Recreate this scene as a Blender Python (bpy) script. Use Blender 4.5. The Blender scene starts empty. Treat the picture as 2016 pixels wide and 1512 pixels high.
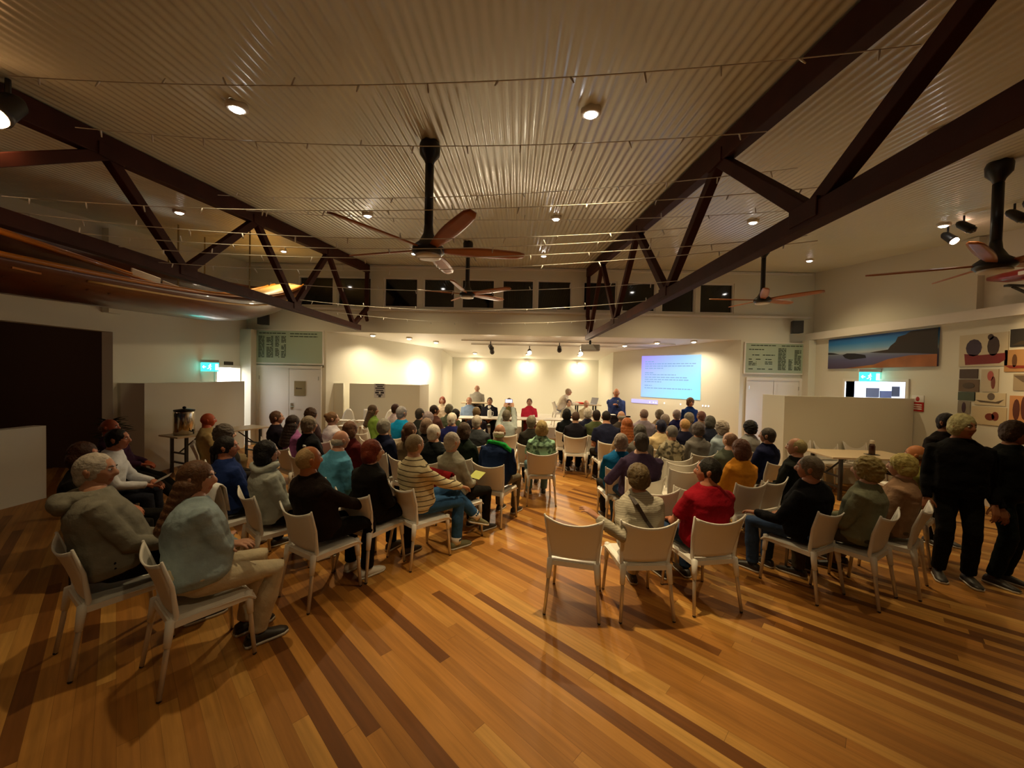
import bpy, bmesh, math, random
from mathutils import Vector, Matrix, noise as mnoise
random.seed(7)
PI = math.pi
SC = bpy.context.scene
COL = SC.collection
V = Vector

# ------------------------------------------------------------------ camera
F_PX = 757.0                      # focal length in pixels of the 2016 wide frame
ROLL = math.radians(1.2)
CAMZ = 1.98
cam = bpy.data.cameras.new('camera')
cam.sensor_fit = 'HORIZONTAL'
cam.sensor_width = 36.0
cam.lens = 36.0 * F_PX / 2016.0
cam.clip_start = 0.05
cam.clip_end = 100
camo = bpy.data.objects.new('camera', cam)
COL.objects.link(camo)
camo.location = (0, 0, CAMZ)
camo.rotation_mode = 'QUATERNION'
camo.rotation_quaternion = (Matrix.Rotation(math.atan2(7, F_PX), 3, 'Z') @
                            Matrix.Rotation(PI / 2 - math.atan2(16, F_PX), 3, 'X') @
                            Matrix.Rotation(ROLL, 3, 'Z')).to_quaternion()
SC.camera = camo

# ------------------------------------------------------------------ world, exposure
w = bpy.data.worlds.new('night')
SC.world = w
w.use_nodes = True
w.node_tree.nodes['Background'].inputs[0].default_value = (0.10, 0.12, 0.2, 1)
w.node_tree.nodes['Background'].inputs[1].default_value = 0.02
SC.view_settings.view_transform = 'Standard'
SC.view_settings.look = 'None'
SC.view_settings.gamma = 1.0
SC.view_settings.use_curve_mapping = False
SC.view_settings.exposure = 0.34
SC.cycles.max_bounces = 5
SC.cycles.diffuse_bounces = 4
SC.cycles.use_adaptive_sampling = True
SC.cycles.adaptive_threshold = 0.025
SC.cycles.light_sampling_threshold = 0.02
SC.cycles.glossy_bounces = 3
SC.cycles.transmission_bounces = 4
SC.cycles.caustics_reflective = False
SC.cycles.caustics_refractive = False
SC.cycles.sample_clamp_indirect = 4.0
SC.cycles.use_denoising = True

# room numbers (metres; x right, y away from the camera, z up)
D = 10.35
XL, XR = -7.3, 7.8
def ceil_z(y): return 3.84 + 0.1 * y

WARM = (1.0, 0.75, 0.40)
STAGE = (1.0, 0.82, 0.56)
def lamp(name, kind, loc, power, color=WARM, size=0.05, target=None, cone=None, blend=0.6, parent=None):
    l = bpy.data.lights.new(name, kind)
    l.energy = power
    l.color = color
    l.shadow_soft_size = size
    if kind == 'SPOT':
        l.spot_size = math.radians(cone or 90)
        l.spot_blend = blend
    o = bpy.data.objects.new(name, l)
    COL.objects.link(o)
    o.location = loc
    if target is not None:
        o.rotation_mode = 'QUATERNION'
        o.rotation_quaternion = (V(target) - V(loc)).to_track_quat('-Z', 'Y')
    return o

# recessed downlights of the main ceiling: grid found in the photograph
DOWN = []
for ix, x in enumerate((-5.3, -2.35, 0.57, 3.6, 6.5)):
    for iy, y in enumerate((0.45, 3.2, 6.0, 8.7)):
        DOWN.append((x + (0.04 if (ix, iy) == (3, 1) else 0), y + (0.22 if (ix, iy) == (3, 1) else 0), ix, iy))
POW = {  # watts by (column, row)
    (0, 0): 4, (1, 0): 8, (2, 0): 30, (3, 0): 6, (4, 0): 3,
    (0, 1): 10, (1, 1): 46, (2, 1): 165, (3, 1): 34, (4, 1): 10,
    (0, 2): 26, (1, 2): 130, (2, 2): 235, (3, 2): 115, (4, 2): 38,
    (0, 3): 50, (1, 3): 90, (2, 3): 120, (3, 3): 90, (4, 3): 60}
for x, y, ix, iy in DOWN:
    z = ceil_z(y)
    lamp('downlight_beam', 'SPOT', (x, y, z - 0.06), POW[(ix, iy)] * 2.0, WARM, 0.045, (x, y, 0), (135, 64 if ix == 2 else 80, 100, 125)[iy], 0.9)
# recessed downlights of the stage ceiling
STAGE_SPOTS = [(-4.0, 10.7), (-3.1, 11.1), (-2.45, 11.7), (3.25, 11.6), (4.0, 11.0), (4.9, 10.7),
               (-1.5, 14.0), (0.42, 14.0), (2.3, 14.0)]
def stage_ceil_z(y): return 3.07 - 0.076 * (y - D)
for x, y in STAGE_SPOTS:
    lamp('stage_downlight_beam', 'SPOT', (x, y, stage_ceil_z(y) - 0.06), 98, STAGE, 0.04, (x, y, 0), 150, 0.8)
for x in (-1.6, 0.45, 2.5):
    lamp('wall_washer_beam', 'SPOT', (x, 15.05, 2.6), 20, STAGE, 0.05, (x, 15.5, 1.6), 150, 0.9)
    lamp('wall_washer_glow', 'POINT', (x, 15.2, 2.42), 5.5, STAGE, 0.05)
lamp('added_globe_glow', 'POINT', (-3.02, 12.4, 2.02), 26, (1, 0.85, 0.6), 0.08)  # light of the globe added on the left splayed wall
# stage spots thrown back over the audience
for x, y, t in ((-0.6, 11.6, (-2.8, 3.0, 0)), (1.2, 11.6, (2.6, 3.0, 0))):
    lamp('track_spot_beam', 'SPOT', (x, y, 2.7), 190, STAGE, 0.06, t, 80, 0.7)
lamp('dark_room_fill', 'POINT', (-9.0, 4.5, 2.6), 9, (1, 0.6, 0.35), 0.2)  # unseen fill light added to lift the black of this room
lamp('left_spot_beam', 'SPOT', (-3.85, 2.75, 3.75), 20, (1, 0.6, 0.3), 0.05, (-6.5, 4.5, 3.2), 90, 0.7)
lamp('right_spot_beam', 'SPOT', (6.15, 5.6, 3.75), 120, (1, 0.66, 0.3), 0.05, (7.8, 5.0, 2.3), 75, 0.7)

# ------------------------------------------------------------------ pixel -> point at a given depth
def U(x, y): return (x - 1015) * math.cos(ROLL) + (y - 740) * math.sin(ROLL)
def W(x, y): return (x - 1015) * math.sin(ROLL) - (y - 740) * math.cos(ROLL)
def P(x, y, d): return V((U(x, y) * d / F_PX, d, CAMZ + W(x, y) * d / F_PX))
def PZ(x, y, z):                    # point of height z on the ray of a pixel
    d = (z - CAMZ) * F_PX / W(x, y)
    return P(x, y, d)

# ------------------------------------------------------------------ materials
def lin(c):
    c = c / 255.0
    return c / 12.92 if c <= 0.04045 else ((c + 0.055) / 1.055) ** 2.4
def hexc(h):
    h = h.lstrip('#')
    return tuple(lin(int(h[i:i + 2], 16)) for i in (0, 2, 4)) + (1.0,)
MATS = {}
def mat(name, color, rough=0.6, metal=0.0, bump=0.0, bscale=80.0, var=0.0, vscale=6.0, emit=None, estr=0.0, spec=0.5, coat=0.0):
    if name in MATS: return MATS[name]
    m = bpy.data.materials.new(name)
    m.use_nodes = True
    nt = m.node_tree
    b = nt.nodes['Principled BSDF']
    c = hexc(color) if isinstance(color, str) else tuple(color) + (1.0,)
    b.inputs['Base Color'].default_value = c
    b.inputs['Roughness'].default_value = rough
    b.inputs['Metallic'].default_value = metal
    b.inputs['Specular IOR Level'].default_value = spec
    if coat: b.inputs['Coat Weight'].default_value = coat
    tc = nt.nodes.new('ShaderNodeTexCoord')
    if var > 0:
        n = nt.nodes.new('ShaderNodeTexNoise')
        n.inputs['Scale'].default_value = vscale
        n.inputs['Detail'].default_value = 3
        nt.links.new(tc.outputs['Object'], n.inputs['Vector'])
        r = nt.nodes.new('ShaderNodeMapRange')
        r.inputs[1].default_value = 0.3; r.inputs[2].default_value = 0.7
        r.inputs[3].default_value = 1 - var; r.inputs[4].default_value = 1 + var
        nt.links.new(n.outputs['Fac'], r.inputs[0])
        mx = nt.nodes.new('ShaderNodeVectorMath'); mx.operation = 'MULTIPLY'
        mx.inputs[0].default_value = c[:3]
        nt.links.new(r.outputs[0], mx.inputs[1])
        nt.links.new(mx.outputs[0], b.inputs['Base Color'])
    if bump > 0:
        n2 = nt.nodes.new('ShaderNodeTexNoise')
        n2.inputs['Scale'].default_value = bscale
        n2.inputs['Detail'].default_value = 2
        nt.links.new(tc.outputs['Object'], n2.inputs['Vector'])
        bp = nt.nodes.new('ShaderNodeBump')
        bp.inputs['Strength'].default_value = bump
        bp.inputs['Distance'].default_value = 0.01
        nt.links.new(n2.outputs['Fac'], bp.inputs['Height'])
        nt.links.new(bp.outputs[0], b.inputs['Normal'])
    if emit:
        b.inputs['Emission Color'].default_value = hexc(emit) if isinstance(emit, str) else tuple(emit) + (1.0,)
        b.inputs['Emission Strength'].default_value = estr
    MATS[name] = m
    return m
def fabric(h, kind='plain'):
    key = 'fabric_' + h.strip('#') + ('' if kind == 'plain' else '_' + kind)
    if key in MATS: return MATS[key]
    m = mat(key, h, 0.9, bump=0.35, bscale=45, var=0.12, vscale=9, spec=0.15)
    nt = m.node_tree; b = nt.nodes['Principled BSDF']
    tc = nt.nodes['Texture Coordinate']
    if kind == 'stripe':                       # dark bands knitted across a pale jersey
        sep = nt.nodes.new('ShaderNodeSeparateXYZ'); nt.links.new(tc.outputs['Object'], sep.inputs[0])
        mu = nt.nodes.new('ShaderNodeMath'); mu.operation = 'MULTIPLY_ADD'; mu.inputs[1].default_value = 19.0; mu.inputs[2].default_value = 0.3
        nt.links.new(sep.outputs[2], mu.inputs[0])
        fr = nt.nodes.new('ShaderNodeMath'); fr.operation = 'FRACT'; nt.links.new(mu.outputs[0], fr.inputs[0])
        gt = nt.nodes.new('ShaderNodeMath'); gt.operation = 'LESS_THAN'; gt.inputs[1].default_value = 0.17; nt.links.new(fr.outputs[0], gt.inputs[0])
        mi = nt.nodes.new('ShaderNodeMix'); mi.data_type = 'RGBA'
        mi.inputs[6].default_value = hexc(h); mi.inputs[7].default_value = hexc('#4a4030')
        nt.links.new(gt.outputs[0], mi.inputs[0]); nt.links.new(mi.outputs[2], b.inputs['Base Color'])
    elif kind == 'rib':
        wv = nt.nodes.new('ShaderNodeTexWave'); wv.bands_direction = 'Z'; wv.inputs['Scale'].default_value = 18
        nt.links.new(tc.outputs['Object'], wv.inputs['Vector'])
        mi = nt.nodes.new('ShaderNodeMix'); mi.data_type = 'RGBA'
        c = hexc(h); mi.inputs[6].default_value = c; mi.inputs[7].default_value = tuple(q * 0.72 for q in c[:3]) + (1,)
        nt.links.new(wv.outputs['Fac'], mi.inputs[0]); nt.links.new(mi.outputs[2], b.inputs['Base Color'])
    elif kind == 'floral':
        vo = nt.nodes.new('ShaderNodeTexNoise'); vo.inputs['Scale'].default_value = 16; vo.inputs['Detail'].default_value = 1
        nt.links.new(tc.outputs['Object'], vo.inputs['Vector'])
        cr = nt.nodes.new('ShaderNodeValToRGB')
        c = hexc(h)
        cr.color_ramp.elements[0].position = 0.42; cr.color_ramp.elements[0].color = tuple(q * 0.25 for q in c[:3]) + (1,)
        cr.color_ramp.elements[1].position = 0.55; cr.color_ramp.elements[1].color = c
        nt.links.new(vo.outputs['Fac'], cr.inputs[0]); nt.links.new(cr.outputs[0], b.inputs['Base Color'])
    return m

# ------------------------------------------------------------------ mesh builder
class MB:
    def __init__(s): s.v = []; s.f = []; s.m = []
    def add(s, vs, fs, mi=0):
        k = len(s.v); s.v += [tuple(p) for p in vs]
        s.f += [tuple(i + k for i in f) for f in fs]; s.m += [mi] * len(fs)
        return s
    def box(s, x0, x1, y0, y1, z0, z1, mi=0):
        return s.add([(x0, y0, z0), (x1, y0, z0), (x1, y1, z0), (x0, y1, z0), (x0, y0, z1), (x1, y0, z1), (x1, y1, z1), (x0, y1, z1)],
                     [(0, 3, 2, 1), (4, 5, 6, 7), (0, 1, 5, 4), (1, 2, 6, 5), (2, 3, 7, 6), (3, 0, 4, 7)], mi)
    def prism(s, foot, z0, z1, mi=0):              # foot counter-clockwise
        n = len(foot)
        vs = [(x, y, z0) for x, y in foot] + [(x, y, z1) for x, y in foot]
        fs = [tuple(reversed(range(n))), tuple(range(n, 2 * n))] + [(i, (i + 1) % n, n + (i + 1) % n, n + i) for i in range(n)]
        return s.add(vs, fs, mi)
    def hexa(s, p, mi=0):                           # 8 corners: bottom ring then top ring
        return s.add(p, [(0, 3, 2, 1), (4, 5, 6, 7), (0, 1, 5, 4), (1, 2, 6, 5), (2, 3, 7, 6), (3, 0, 4, 7)], mi)
    def bar(s, a, b, wx, wz, mi=0, up=(0, 0, 1)):
        a = V(a); b = V(b); d = (b - a).normalized()
        r = d.cross(V(up))
        if r.length < 1e-4: r = d.cross(V((0, 1, 0)))
        r.normalize(); u = r.cross(d)
        r = r * wx / 2; u = u * wz / 2
        return s.hexa([a - r - u, a + r - u, b + r - u, b - r - u, a - r + u, a + r + u, b + r + u, b - r + u], mi)
    def tube(s, pts, rad, n=10, mi=0, flat=1.0, cap=True, upv=None):
        pts = [V(p) for p in pts]
        if not hasattr(rad, '__len__'): rad = [rad] * len(pts)
        k0 = len(s.v); rings = []
        t0 = (pts[1] - pts[0]).normalized()
        nrm = V(upv) if upv else (V((0, 0, 1)) if abs(t0.z) < 0.9 else V((0, 1, 0)))
        for i, p in enumerate(pts):
            if i == 0: t = pts[1] - pts[0]
            elif i == len(pts) - 1: t = pts[i] - pts[i - 1]
            else: t = (pts[i + 1] - pts[i]).normalized() + (pts[i] - pts[i - 1]).normalized()
            t.normalize()
            nrm = (nrm - t * nrm.dot(t))
            if nrm.length < 1e-5: nrm = t.orthogonal()
            nrm.normalize()
            bn = t.cross(nrm)
            rings.append([p + (nrm * math.cos(a) * flat + bn * math.sin(a)) * rad[i] for a in [2 * PI * j / n for j in range(n)]])
        vs = [q for r in rings for q in r]; fs = []
        for i in range(len(pts) - 1):
            for j in range(n):
                fs.append((i * n + j, i * n + (j + 1) % n, (i + 1) * n + (j + 1) % n, (i + 1) * n + j))
        if cap:
            a = len(vs); vs.append(pts[0] - (pts[1] - pts[0]).normalized() * rad[0] * 0.5)
            b = len(vs); vs.append(pts[-1] + (pts[-1] - pts[-2]).normalized() * rad[-1] * 0.5)
            L = (len(pts) - 1) * n
            for j in range(n):
                fs.append((a, (j + 1) % n, j)); fs.append((b, L + j, L + (j + 1) % n))
        return s.add(vs, fs, mi)
    def rings(s, rs, mi=0):                         # loft of closed rings of equal count, capped with fans
        n = len(rs[0]); vs = [V(q) for r in rs for q in r]; fs = []
        for i in range(len(rs) - 1):
            for j in range(n):
                fs.append((i * n + j, i * n + (j + 1) % n, (i + 1) * n + (j + 1) % n, (i + 1) * n + j))
        a = len(vs); vs.append(sum((V(q) for q in rs[0]), V()) / n)
        b = len(vs); vs.append(sum((V(q) for q in rs[-1]), V()) / n)
        L = (len(rs) - 1) * n
        for j in range(n):
            fs.append((a, (j + 1) % n, j)); fs.append((b, L + j, L + (j + 1) % n))
        return s.add(vs, fs, mi)
    def lathe(s, prof, c=(0, 0, 0), n=20, mi=0):    # prof: (r, z) from bottom to top
        return s.rings([[(c[0] + r * math.cos(2 * PI * j / n), c[1] + r * math.sin(2 * PI * j / n), c[2] + z) for j in range(n)] for r, z in prof], mi)
    def ell(s, c, r, n=16, m=10, mi=0, rot=None):
        vs = []; fs = []
        for i in range(1, m):
            th = PI * i / m
            for j in range(n):
                ph = 2 * PI * j / n
                q = V((r[0] * math.sin(th) * math.cos(ph), r[1] * math.sin(th) * math.sin(ph), r[2] * math.cos(th)))
                if rot: q = rot @ q
                vs.append(V(c) + q)
        t = len(vs); q = V((0, 0, r[2])); vs.append(V(c) + (rot @ q if rot else q))
        b = len(vs); vs.append(V(c) - (rot @ q if rot else q))
        for j in range(n):
            fs.append((t, j, (j + 1) % n))
            fs.append((b, (m - 2) * n + (j + 1) % n, (m - 2) * n + j))
            for i in range(m - 2):
                fs.append((i * n + j, (i + 1) * n + j, (i + 1) * n + (j + 1) % n, i * n + (j + 1) % n))
        return s.add(vs, fs, mi)
    def sheet(s, grid, th, mi=0):                   # solid sheet: grid[i][j] points, thickness along normals
        ni = len(grid); nj = len(grid[0]); top = []; bot = []
        for i in range(ni):
            for j in range(nj):
                a = V(grid[min(i + 1, ni - 1)][j]) - V(grid[max(i - 1, 0)][j])
                b = V(grid[i][min(j + 1, nj - 1)]) - V(grid[i][max(j - 1, 0)])
                n = a.cross(b); n.normalize()
                top.append(V(grid[i][j]) + n * th / 2); bot.append(V(grid[i][j]) - n * th / 2)
        N = ni * nj; fs = []
        for i in range(ni - 1):
            for j in range(nj - 1):
                q = (i * nj + j, (i + 1) * nj + j, (i + 1) * nj + j + 1, i * nj + j + 1)
                fs.append(q); fs.append(tuple(N + k for k in reversed(q)))
        for j in range(nj - 1):
            fs.append((j, j + 1, N + j + 1, N + j)); k = (ni - 1) * nj
            fs.append((k + j + 1, k + j, N + k + j, N + k + j + 1))
        for i in range(ni - 1):
            a = i * nj; b = (i + 1) * nj
            fs.append((b, a, N + a, N + b)); a += nj - 1; b += nj - 1
            fs.append((a, b, N + b, N + a))
        return s.add(top + bot, fs, mi)
    def xf(s, M):
        s.v = [tuple(M @ V(p)) for p in s.v]; return s
    def join(s, o, M=None, flip=False, mi=None):
        vs = [M @ V(p) for p in o.v] if M else o.v
        k = len(s.v); s.v += [tuple(p) for p in vs]
        for f, m in zip(o.f, o.m):
            g = tuple(i + k for i in (reversed(f) if flip else f)); s.f.append(g); s.m.append(m if mi is None else mi)
        return s
    def mesh(s, name, smooth=True):
        me = bpy.data.meshes.new(name)
        me.from_pydata(s.v, [], s.f)
        me.polygons.foreach_set('material_index', s.m)
        me.polygons.foreach_set('use_smooth', [bool(smooth)] * len(s.f))
        me.update()
        return me

def children(o): return [c for c in COL.objects if c.parent == o]
def tag(o, label=None, cat=None, group=None, kind=None):
    if label: o['label'] = label
    if cat: o['category'] = cat
    if group: o['group'] = group
    if kind: o['kind'] = kind
    return o
def put(name, me, mats, parent=None, loc=None):
    o = bpy.data.objects.new(name, me)
    COL.objects.link(o)
    if mats:
        ms = mats if isinstance(mats, (list, tuple)) else [mats]
        if len(me.materials) < len(ms):
            for m in ms[len(me.materials):]: me.materials.append(m)
        for i, m in enumerate(ms):
            o.material_slots[i].link = 'OBJECT'; o.material_slots[i].material = m
    if parent: o.parent = parent
    if loc: o.location = loc
    return o
def obj(name, mb, mats, parent=None, smooth=False, bevel=0.0, loc=None):
    o = put(name, mb.mesh(name, smooth), mats, parent, loc)
    if bevel:
        b = o.modifiers.new('bevel', 'BEVEL'); b.width = bevel; b.segments = 2; b.limit_method = 'ANGLE'
    return o
def empty(name, loc=(0, 0, 0), rz=0.0, label=None, cat=None, group=None):
    o = bpy.data.objects.new(name, None)
    COL.objects.link(o); o.location = loc; o.rotation_euler = (0, 0, rz)
    o.empty_display_size = 0.1
    return tag(o, label, cat, group)
KIDS = {}
def kids_of(root):
    if root.name not in KIDS: KIDS[root.name] = [c for c in COL.objects if c.parent == root]
    return KIDS[root.name]
def dup(root, loc, rz, label, group=None):
    r = root.copy(); COL.objects.link(r); r.location = loc; r.rotation_euler = (0, 0, rz)
    r['label'] = label
    if group: r['group'] = group
    for ch in kids_of(root):
        c = ch.copy(); COL.objects.link(c); c.parent = r
        for g in kids_of(ch):
            e = g.copy(); COL.objects.link(e); e.parent = c
    return r
def struct(name, mb, m, parent=None, smooth=False, bevel=0):
    o = obj(name, mb, m, parent, smooth, bevel)
    if not parent: o['kind'] = 'structure'
    return o
# ------------------------------------------------------------------ surfaces of the room
WALLP = mat('wall_paint', (0.72, 0.70, 0.59), 0.65, bump=0.03, bscale=120, spec=0.3)
TRIMP = mat('trim_paint', (0.78, 0.75, 0.68), 0.45)
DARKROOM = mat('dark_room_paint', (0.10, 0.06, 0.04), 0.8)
CEILP = mat('ceiling_paint', (0.63, 0.625, 0.515), 0.3, spec=0.5, coat=0.35)
CEILP.node_tree.nodes['Principled BSDF'].inputs['Coat Roughness'].default_value = 0.12
STCEIL = mat('stage_ceiling_paint', (0.76, 0.73, 0.66), 0.6)
TRUSSW = mat('dark_stained_timber', '#3d190d', 0.7, spec=0.25, bump=0.1, bscale=30, var=0.2, vscale=5)
BLACK = mat('black_metal', (0.012, 0.011, 0.010), 0.4)
BLACKP = mat('black_plastic', (0.015, 0.014, 0.014), 0.5)
GLASS = mat('night_glass', (0.004, 0.006, 0.006), 0.06, spec=0.6)
WHITEP = mat('white_plastic', (0.80, 0.77, 0.70), 0.38, bump=0.0)
STEEL = mat('brushed_steel', (0.62, 0.60, 0.56), 0.25, metal=1.0)
ALU = mat('satin_aluminium_leg', (0.66, 0.60, 0.50), 0.38, metal=0.55)
LENS = mat('lamp_lens', (1, 1, 1), 0.5, emit=(1, 0.93, 0.86), estr=26)
LENSW = mat('warm_lamp_lens', (1, 1, 1), 0.5, emit=(1, 0.80, 0.5), estr=30)
PAPER = mat('white_paper', (0.8, 0.8, 0.78), 0.7)

def floor_material():
    m = bpy.data.materials.new('strip_timber_floor'); m.use_nodes = True
    nt = m.node_tree; b = nt.nodes['Principled BSDF']; N = nt.nodes.new; L = nt.links.new
    def math_(op, a, c=None, cl=None):
        n = N('ShaderNodeMath'); n.operation = op
        for i, q in enumerate((a, c, cl)):
            if q is None: continue
            if isinstance(q, (int, float)): n.inputs[i].default_value = q
            else: L(q, n.inputs[i])
        return n.outputs[0]
    tc = N('ShaderNodeTexCoord'); sp = N('ShaderNodeSeparateXYZ'); L(tc.outputs['Object'], sp.inputs[0])
    x, y = sp.outputs[0], sp.outputs[1]
    c45 = math.cos(math.radians(46.4)); s45 = math.sin(math.radians(46.4))
    al = math_('ADD', math_('MULTIPLY', x, -s45), math_('MULTIPLY', y, c45))
    ac = math_('ADD', math_('MULTIPLY', x, c45), math_('MULTIPLY', y, s45))
    row = math_('FLOOR', math_('DIVIDE', ac, 0.086))
    wn = N('ShaderNodeTexWhiteNoise'); wn.noise_dimensions = '1D'; L(row, wn.inputs['W'])
    sh = math_('MULTIPLY', wn.outputs['Value'], 7.0)
    seg = math_('FLOOR', math_('DIVIDE', math_('ADD', al, sh), 2.3))
    cb = N('ShaderNodeCombineXYZ'); L(row, cb.inputs[0]); L(seg, cb.inputs[1])
    wn2 = N('ShaderNodeTexWhiteNoise'); wn2.noise_dimensions = '2D'; L(cb.outputs[0], wn2.inputs['Vector'])
    cr = N('ShaderNodeValToRGB'); e = cr.color_ramp.elements
    e[0].position = 0.0; e[0].color = (0.12, 0.040, 0.007, 1)
    e[1].position = 1.0; e[1].color = (0.50, 0.270, 0.066, 1)
    for p, c in ((0.08, (0.19, 0.070, 0.012, 1)), (0.20, (0.285, 0.122, 0.022, 1)), (0.45, (0.36, 0.152, 0.028, 1)), (0.78, (0.43, 0.205, 0.042, 1))):
        k = e.new(p); k.color = c
    L(wn2.outputs['Value'], cr.inputs[0])
    gv = N('ShaderNodeCombineXYZ'); L(math_('MULTIPLY', al, 2.0), gv.inputs[0]); L(math_('MULTIPLY', ac, 38.0), gv.inputs[1]); L(math_('MULTIPLY', wn2.outputs['Value'], 50.0), gv.inputs[2])
    gn = N('ShaderNodeTexNoise'); gn.inputs['Scale'].default_value = 1.0; gn.inputs['Detail'].default_value = 4; L(gv.outputs[0], gn.inputs['Vector'])
    mr = N('ShaderNodeMapRange'); mr.inputs[1].default_value = 0.3; mr.inputs[2].default_value = 0.7; mr.inputs[3].default_value = 0.82; mr.inputs[4].default_value = 1.14
    L(gn.outputs['Fac'], mr.inputs[0])
    fa = math_('FRACT', math_('DIVIDE', ac, 0.086))
    edge = math_('MULTIPLY', math_('GREATER_THAN', fa, 0.018), math_('GREATER_THAN', math_('FRACT', math_('DIVIDE', math_('ADD', al, sh), 2.3)), 0.0012))
    dark = math_('MULTIPLY_ADD', edge, 0.45, 0.55)
    vm = N('ShaderNodeVectorMath'); vm.operation = 'SCALE'; L(cr.outputs[0], vm.inputs[0]); L(math_('MULTIPLY', mr.outputs[0], dark), vm.inputs['Scale'])
    L(vm.outputs[0], b.inputs['Base Color'])
    b.inputs['Roughness'].default_value = 0.48
    b.inputs['Specular IOR Level'].default_value = 0.27
    bp = N('ShaderNodeBump'); bp.inputs['Strength'].default_value = 0.12; bp.inputs['Distance'].default_value = 0.002
    L(math_('MULTIPLY_ADD', gn.outputs['Fac'], 0.4, edge), bp.inputs['Height']); L(bp.outputs[0], b.inputs['Normal'])
    return m
YB = -4.0
struct('floor', MB().box(-11.5, XR + 2.5, YB, 17, -0.15, 0.0), floor_material())

# corrugated ceiling sheet rising towards the clerestory
g = MB(); per = 0.076; n = int((XR - XL + 0.3) / per * 10)
vs = []; fs = []
for i in range(n + 1):
    x = XL - 0.15 + i * per / 10; dz = 0.0062 * math.sin(2 * PI * x / per)
    for y in (YB, D + 0.1): vs.append((x, y, ceil_z(y) + dz + 0.01))
for i in range(n): fs.append((2 * i, 2 * i + 1, 2 * i + 3, 2 * i + 2))
k = len(vs); vs += [(x, y, z + 0.12) for x, y, z in vs]
fs += [tuple(k + q for q in reversed(f)) for f in fs]
struct('ceiling', g.add(vs, fs), CEILP, smooth=True)

# back wall with the clerestory band
SILL, HEAD = 3.76, 4.56
wins = []
for a, b_ in ((586, 656), (663, 731), (755, 823), (833, 896), (908, 974), (988, 1051), (1057, 1125), (1147, 1213), (1222, 1289), (1300, 1366), (1374, 1441)):
    wins.append((U(a, 580) * D / F_PX, U(b_, 580) * D / F_PX))
m = MB()
m.box(XL - 0.1, XR + 0.1, D, D + 0.2, 3.07, SILL); m.box(XL - 0.1, XR + 0.1, D, D + 0.2, HEAD, 5.05)
xs = [XL - 0.1] + [q for p in wins for q in p] + [XR + 0.1]
for i in range(0, len(xs), 2): m.box(xs[i], xs[i + 1], D, D + 0.2, SILL, HEAD)
m.box(XL - 0.1, -5.13, D, D + 0.2, 0, 3.07); m.box(6.0, XR + 0.1, D, D + 0.2, 0, 3.07)
struct('wall_back', m, WALLP)
for i, (a, b_) in enumerate(wins):
    r = struct('window_%d' % (i + 1), MB().box(a, b_, D + 0.09, D + 0.10, SILL, HEAD), GLASS)
    f = MB(); t = 0.035
    f.box(a, a + t, D + 0.03, D + 0.12, SILL, HEAD); f.box(b_ - t, b_, D + 0.03, D + 0.12, SILL, HEAD)
    f.box(a + t, b_ - t, D + 0.03, D + 0.12, SILL, SILL + t); f.box(a + t, b_ - t, D + 0.03, D + 0.12, HEAD - t, HEAD)
    obj('window_frame', f, TRIMP, r)
struct('trim_1', MB().box(XL, XR, D - 0.06, D, SILL - 0.10, SILL - 0.05), TRIMP)
struct('trim_2', MB().box(XL, XR, D - 0.03, D, 4.80, 4.86), TRIMP)

# stage alcove: splayed walls, niche, rear wall, sloping ceiling, low platform
ZA = 3.3
m = MB()
m.prism([(-5.13, D), (-2.56, 13.2), (-2.56, 15.5), (-2.8, 15.5), (-2.8, 13.3), (-5.4, D + 0.2)], 0, ZA)
struct('wall_stage_left', m, WALLP)
m = MB(); m.prism([(6.0, D), (6.25, D + 0.2), (3.56, 13.3), (3.56, 15.5), (3.32, 15.5), (3.32, 13.2)], 0, ZA)
struct('wall_stage_right', m, WALLP)
struct('wall_stage_rear', MB().box(-3, 3.7, 15.5, 15.7, 0, ZA), WALLP)
m = MB(); y0, y1 = D + 0.2, 15.6
m.hexa([(-5.6, y0, 3.07), (6.4, y0, 3.07), (6.4, y1, stage_ceil_z(y1)), (-5.6, y1, stage_ceil_z(y1)),
        (-5.6, y0, 3.2), (6.4, y0, 3.2), (6.4, y1, 3.2), (-5.6, y1, 3.2)])
struct('ceiling_stage', m, STCEIL)
struct('floor_stage', MB().prism([(-2.5, 12.3), (3.25, 12.3), (3.3, 15.5), (-2.54, 15.5)], 0, 0.35), mat('stage_paint', (0.6, 0.55, 0.47), 0.6))
struct('baseboard_stage', MB().box(-2.54, 3.3, 15.47, 15.5, 0.35, 0.47), TRIMP)

# right wall: upper wall set back over a beam, doorway, mural recess
DR0, DR1 = 7.74, 9.15
m = MB(); x0, x1 = XR, XR + 0.2
m.box(x0 + 0.1, x1 + 0.1, YB, D, 3.2, 5.0)
m.box(x0, x1, YB, DR0, 0, 3.2); m.box(x0, x1, DR1, D, 0, 3.2); m.box(x0, x1, DR0, DR1, 2.02, 3.2)
struct('wall_right', m, WALLP)
struct('trim_3', MB().box(XR - 0.10, XR + 0.1, YB, D, 3.08, 3.26), TRIMP)
m = MB(); m.box(XR - 0.02, XR + 0.1, 6.62, 6.85, 3.26, 4.5); struct('trim_4', m, WALLP)
m = MB(); t = 0.06
m.box(XR - 0.03, XR + 0.2, DR0 - t, DR0, 0, 2.08); m.box(XR - 0.03, XR + 0.2, DR1, DR1 + t, 0, 2.08); m.box(XR - 0.03, XR + 0.2, DR0, DR1, 2.02, 2.08)
struct('trim_5', m, TRIMP)
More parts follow.
